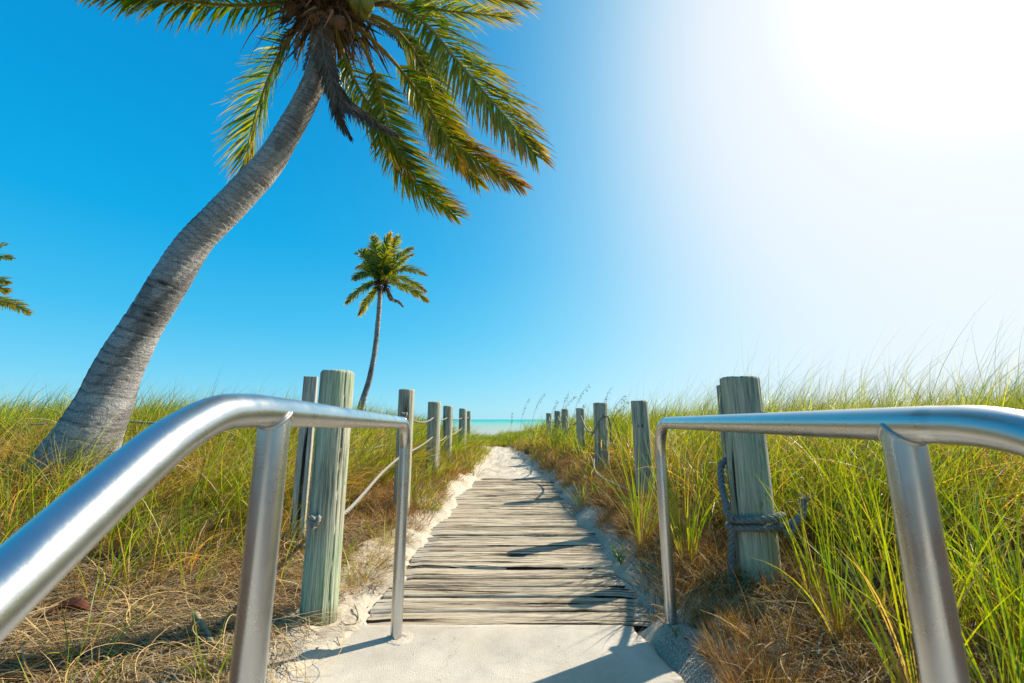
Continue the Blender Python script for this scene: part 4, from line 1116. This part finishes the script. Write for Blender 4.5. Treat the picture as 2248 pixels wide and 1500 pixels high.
x, y = sample(4200, -8, 8, 4.4, 12, ld)
add(ms, dry_tufts(x, y, 14, .12, (.12, .30), .006, 3))
x, y = sample(2600, .55, 2.0, 2.0, 9, lambda x, y: S((path_d(x, y)-.10+(fbm(x*3, y*3, 15)-.5)*.4)/.15)*(1-S((path_d(x, y)-.75)/.3)))
add(ms, dry_tufts(x, y, 26, .08, (.08, .24), .003, 4))
x, y = sample(1500, -1.8, -.5, 3.2, 10, lambda x, y: S((path_d(x, y)-.14+(fbm(x*3, y*3, 16)-.5)*.4)/.15)*(1-S((path_d(x, y)-.6)/.3)))
add(ms, dry_tufts(x, y, 22, .07, (.06, .18), .003, 4))
# dense orange cushions in the right foreground
cx = np.array([.80, .78, .84, .74, .93, 1.12, 1.30, .88, 1.05, 1.5, 1.45, .92, 1.02, 1.25, 1.65, .86, .82]); cy = np.array([1.72, 1.50, 1.90, 1.30, 1.78, 1.72, 1.86, 1.55, 1.45, 1.75, 1.5, 2.5, 2.75, 1.55, 1.8, 3.2, 3.6])
add(ms, dry_tufts(cx, cy, 700, .085, (.05, .16), .0018, 4, (.2, 1.0), (0, .8), (ORNG*1.25, BROWN*1.2)))
# ragged dead tufts on the sandy left bank next to the thick post
cx = np.array([-.80, -.84, -.93, -.76, -.88, -.84, -.95, -.82, -.80, -.84]); cy = np.array([2.48, 2.62, 2.42, 2.75, 2.9, 3.25, 2.75, 3.6, 4.2, 4.8])
add(ms, dry_tufts(cx, cy, 190, .075, (.06, .20), .0020, 5, (.3, 2.0), (.2, 1.3), (BROWN, TAN)))
st = ms.build('dead_grass', M_STRAW, smooth=False)
tag(st, 'short brown and orange dead grass tufts at the foot of the green grass', 'dead grass', kind='stuff')

# lying straw
def straw(x, y, L, phi, kap, w, col, K=8, lift=.02):
    n = len(x); px, py = x.copy(), y.copy(); pts = []; dirs = []
    arch = RS.uniform(0, lift, n); o0 = RS.uniform(.002, .03, n)
    for k in range(K+1):
        f = k/K
        zz = ground_h(px, py, False)+o0+arch*4*f*(1-f)
        pts.append(np.stack([px, py, zz], 1)); ph = phi+kap*f; dirs.append(ph)
        px = px+np.cos(ph)*L/K; py = py+np.sin(ph)*L/K
    pts = np.stack(pts, 1); ph = np.stack(dirs, 1)
    wv = np.stack([-np.sin(ph), np.cos(ph), RS.uniform(-.6, .6, (n, 1))*np.ones_like(ph)], -1)*(w/2)[:, None, None]*np.interp(np.linspace(0, 1, K+1), [0, .1, .7, 1], [.5, 1, .8, .1])[None, :, None]
    V = np.stack([pts-wv, pts+wv], 2).reshape(-1, 3); C = np.repeat(np.repeat(col[:, None, :], K+1, 1), 2, 1).reshape(-1, 3)
    bb = (np.arange(n)[:, None]*2*(K+1)+np.arange(K)[None, :]*2).reshape(-1)
    return V, np.stack([bb, bb+1, bb+3, bb+2], 1), C
ml = MB()
def sdens(x, y):
    d = path_d(x, y); c = np.interp(y, YK, CK); n = fbm(x*2.3, y*2.3, 91)-.5
    return np.where(x < c, S((d-.10+n*.30)/.35)*np.interp(y, [0, 2.0, 2.25, 2.6], [1, 1, .75, .9])*np.where((d < .45) & (y > 2.02), .16, 1.), S((d-.30+n*.2)/.15)*.8)
x, y = sample(52000, -3.6, 2.3, .85, 3.4, sdens)
n = len(x); flow = (fbm(x*1.1, y*1.1, 60)-.5)*4.5
col = lerp(TAN, BROWN, RS.rand(n)**1.1); gt = RS.rand(n) < .35; col = np.where(gt[:, None], GREYT, col)*RS.uniform(.55, 1.15, n)[:, None]
add(ml, straw(x, y, RS.uniform(.08, .38, n), flow+RS.normal(0, .55, n)+np.where(RS.rand(n) < .5, np.pi, 0), RS.normal(0, .8, n), RS.uniform(.0015, .0034, n), col, 6, .05))
# longer curly strands
x, y = sample(1700, -3.2, 2.0, .95, 3.0, sdens)
n = len(x); col = lerp(TAN*1.1, ORNG, RS.rand(n)**2)
add(ml, straw(x, y, RS.uniform(.3, .7, n), RS.uniform(0, 6.28, n), RS.normal(0, 2.2, n), RS.uniform(.002, .0035, n), col, 14, .12))
# a few single strands strayed on the sand and concrete
x = RS.uniform(-1.0, -.62, 40); y = RS.uniform(1.5, 3.0, 40); n = 40
add(ml, straw(x, y, RS.uniform(.05, .22, n), RS.uniform(0, 6.28, n), RS.normal(0, 2, n), RS.uniform(.0015, .003, n), lerp(ORNG*.9, BROWN, RS.rand(n)), 8, .01))
so_ = ml.build('fallen_straw', M_STRAW, smooth=False)
tag(so_, 'matted pale straw lying on the ground in front of the grass', 'straw', kind='stuff')
# bits of leaf litter on bare sand
mlit = MB(); n = 0
x = RS.uniform(-1.5, 1.4, 9000); y = 1.3+6.7*RS.rand(9000)**1.4; d = path_d(x, y)
k = (RS.rand(9000) < np.exp(-np.abs(d-.35)*4)*.8*np.where(y < 2.05, .5, 1.)) & (d > .0)
x, y = x[k], y[k]; z = ground_h(x, y)+.004
for i in range(len(x)):
    s_ = random.uniform(.003, .012); a = random.uniform(0, 6.28); b_ = random.uniform(.2, .5)
    dx, dy = math.cos(a)*s_, math.sin(a)*s_
    Vb = np.array([[x[i]-dx, y[i]-dy, z[i]], [x[i]+dy*b_, y[i]-dx*b_, z[i]+s_*.4], [x[i]+dx, y[i]+dy, z[i]+s_*.2], [x[i]-dy*b_, y[i]+dx*b_, z[i]+.001]])
    mlit.add(Vb, np.array([[0, 1, 2, 3]]), lerp(BROWN, ORNG, np.array([random.random()]))[0]*random.uniform(.4, 1.2))
lo = mlit.build('leaf_litter', M_STRAW, smooth=False)
tag(lo, 'small brown crumbs of leaf litter scattered on the pale sand banks', 'leaf litter', kind='stuff')

# ------------------------------------------------------------------ sea oats on the skyline
oats = [(1197, 862, 10.0, .10, 'dark curving sea oat stalk, tallest in the gap beside the open sea'), (1163, 872, 10.6, .08, 'faint thin sea oat stalk leaning right, nearest to the open sea'),
        (1225, 880, 9.6, .08, 'short sea oat stalk rising behind the farthest right posts'), (1250, 858, 9.2, .09, 'sea oat stalk with a small drooping head above the paired posts'),
        (1262, 870, 8.8, .09, 'bushy brown sea oat head right above the right row of posts'), (1294, 843, 8.4, .10, 'tallest sea oat stalk on the skyline with a tiny dark head'),
        (1286, 888, 8.0, .07, 'low sea oat head just left of the looped post'), (1343, 850, 7.6, .08, 'pale sea oat stalk above the gap between looped and leaning posts'),
        (1372, 868, 7.2, .10, 'dense dark sea oat plume just left of the leaning post'), (1380, 880, 7.0, .08, 'lower sea oat plume nearly touching the leaning post'),
        (1124, 905, 11.5, .05, 'short bare sea oat stalk standing before the sea')]
for i, (px, py, t, hl, lab) in enumerate(oats):
    tip = P(px, py, t); rr = np.random.RandomState(500+i)
    bx_, by_ = tip[0]-rr.uniform(.25, .5)*(1 if px != 1124 else .1), tip[1]+rr.uniform(-.1, .1)
    b0 = np.array([bx_, by_, gz(bx_, by_)])
    h_ = tip[2]-b0[2]
    e = empty('sea_oat', tuple(b0), lab, 'sea oat', 'sea oat stalks along the skyline of the right bank')
    c = cr([b0, b0+np.array([(tip[0]-bx_)*.15, 0, h_*.4]), b0+np.array([(tip[0]-bx_)*.5, 0, h_*.78]), tip], 24)
    m = MB(); m.tube(c, np.linspace(.0045, .0016, 24), 5, col=(.16, .14, .07)); m.build('stem', M_STRAW, e)
    m = MB(); m.tube(c[15:], np.linspace(.0026, .0018, 9), 5, col=(.16, .12, .06))
    for k in range(34):
        f = 1-rr.rand()*.30; j_ = int(f*23); p0 = c[j_]; d = nrm(np.array([rr.uniform(-.2, 1.0), rr.uniform(-.6, .6), rr.uniform(-.8, .5)]))
        L = rr.uniform(.015, .035); q = p0+d*rr.uniform(.005, .05)*hl/.08
        sd = nrm(np.cross(d, rr.uniform(-1, 1, 3)))*L*.28
        m.add(np.array([q, q+d*L*.5+sd, q+d*L, q+d*L*.5-sd]), np.array([[0, 1, 2, 3]]), np.array([.17, .12, .065])*rr.uniform(.6, 1.4))
        m.tube(np.array([p0, q+d*.003]), .0009, 3, col=(.15, .11, .06))
    m.build('seed_head', M_STRAW, e, smooth=False)

# ------------------------------------------------------------------ small single things
def weed(x, y, s, n, label, seed):
    rr = np.random.RandomState(seed); b0 = np.array([x, y, gz(x, y)])
    e = empty('leafy_weed', tuple(b0), label, 'weed', 'small leafy weeds on the sand')
    m = MB(); st_ = MB()
    for i in range(n):
        a = rr.uniform(0, 6.28); L = s*rr.uniform(.6, 1.1)
        c = cr([b0, b0+np.array([math.cos(a)*L*.15, math.sin(a)*L*.15, L*.45]), b0+np.array([math.cos(a)*L*.5, math.sin(a)*L*.5, L*.85])], 10)
        st_.tube(c, np.linspace(.0016, .0008, 10), 5, col=(.12, .16, .03))
        for k in range(2, 10):
            for sd in (-1, 1):
                a2 = a+sd*1.1+rr.uniform(-.4, .4); d = np.array([math.cos(a2), math.sin(a2), rr.uniform(.1, .7)]); d /= np.linalg.norm(d)
                l = s*.20*rr.uniform(.7, 1.2); w_ = nrm(np.cross(d, [0, 0, 1.]))*l*.26
                p = c[k]
                m.add(np.array([p, p+d*l*.5+w_, p+d*l, p+d*l*.5-w_]), np.array([[0, 1, 2, 3]]), np.array([.06, .17, .012])*rr.uniform(.8, 1.5))
    st_.build('stem', M_STALK, e); m.build('leaves', M_GRASS, e, smooth=False)
weed(.66, 2.72, .11, 9, 'bright green leafy weed on the sand bank right of the boards', 1)
weed(.735, 2.50, .07, 4, 'smaller green weed just nearer the right handrail than the leafy one', 2)
weed(.66, 1.86, .05, 3, 'tiny green sprout at the foot of the right handrail', 3)
weed(-.70, 2.95, .035, 4, 'tiny green sprout on the sunny left sand bank', 4)
def stick(pts, r0, r1, name, label, cat, mat, flat=1.0):
    c = cr([(x, y, gz(x, y)+dz) for x, y, dz in pts], 40); n = len(c)
    rad = np.linspace(r0, r1, n)*(1+.15*np.sin(np.linspace(0, 20, n)))
    V, F = tube(c, rad, 12)
    o = mesh_obj(name, V, [F[0], np.vstack(F[1:])], mat, origin=c[0])
    tag(o, label, cat)
stick([(-1.37, 1.98, .04), (-1.27, 1.90, .035), (-1.16, 1.80, .03)], .012, .006, 'stick', 'short pale brown stick lying in the straw left of the left handrail leg', 'stick', M_STICK)
stick([(-1.62, 3.0, .05), (-1.42, 2.86, .05), (-1.22, 2.80, .05)], .018, .012, 'driftwood', 'weathered driftwood branch lying behind the thick left post', 'driftwood', M_SQ)
stick([(1.02, 1.55, .05), (1.08, 1.62, .06), (1.16, 1.70, .05)], .005, .003, 'twig', 'thin grey twig in the straw below the right handrail', 'twig', M_SQ)
stick([(-.60, 1.30, .005), (-.70, 1.45, .006), (-.735, 1.60, .006), (-.69, 1.72, .008), (-.66, 1.82, .008), (-.72, 1.90, .012)], .0035, .002, 'root_strand', 'thin brown root strand curling over the sand and concrete on the left', 'root', M_STICK)
stick([(-.765, 2.22, .015), (-.725, 2.15, .008), (-.70, 2.08, .006), (-.73, 2.04, .006), (-.77, 2.07, .006)], .0035, .002, 'root_strand', 'brown root strand hooked on the sand right of the thick left post', 'root', M_STICK)
def sheath(x, y, L, w, az, label, lift=.03, tilt=.3):
    nu, nv = 30, 12; u = np.linspace(0, 1, nu)[:, None]; v = np.linspace(-1, 1, nv)[None, :]
    wd = w*np.sin(np.pi*np.clip(u*.93+.05, 0, 1))**.6
    lx = (u-.5)*L+0*v; ly = v*wd/2; lz = .35*wd*(v**2)+lift*np.sin(np.pi*u)+.006*np.sin(9*u+3*v)
    V = np.stack([x+lx*math.cos(az)-ly*math.sin(az), y+lx*math.sin(az)+ly*math.cos(az), gz(x, y)+.03+lz+tilt*ly], -1)
    V2 = V.copy(); V2[..., 2] -= .003
    n = nu*nv; F = np.vstack([grid_faces(nu, nv), grid_faces(nu, nv, off=n)[:, ::-1]])
    o = mesh_obj('palm_sheath', np.vstack([V.reshape(-1, 3), V2.reshape(-1, 3)]), F, M_SHEATH, origin=(x, y, gz(x, y)))
    tag(o, label, 'palm sheath', 'fallen palm sheaths')
sheath(-1.92, 1.98, .20, .045, .35, 'dark reddish-brown fallen palm sheath half buried in the left straw')
sheath(1.42, 1.58, .20, .13, 1.2, 'broad dark red-brown palm sheath behind the green blades at bottom right', tilt=.5)
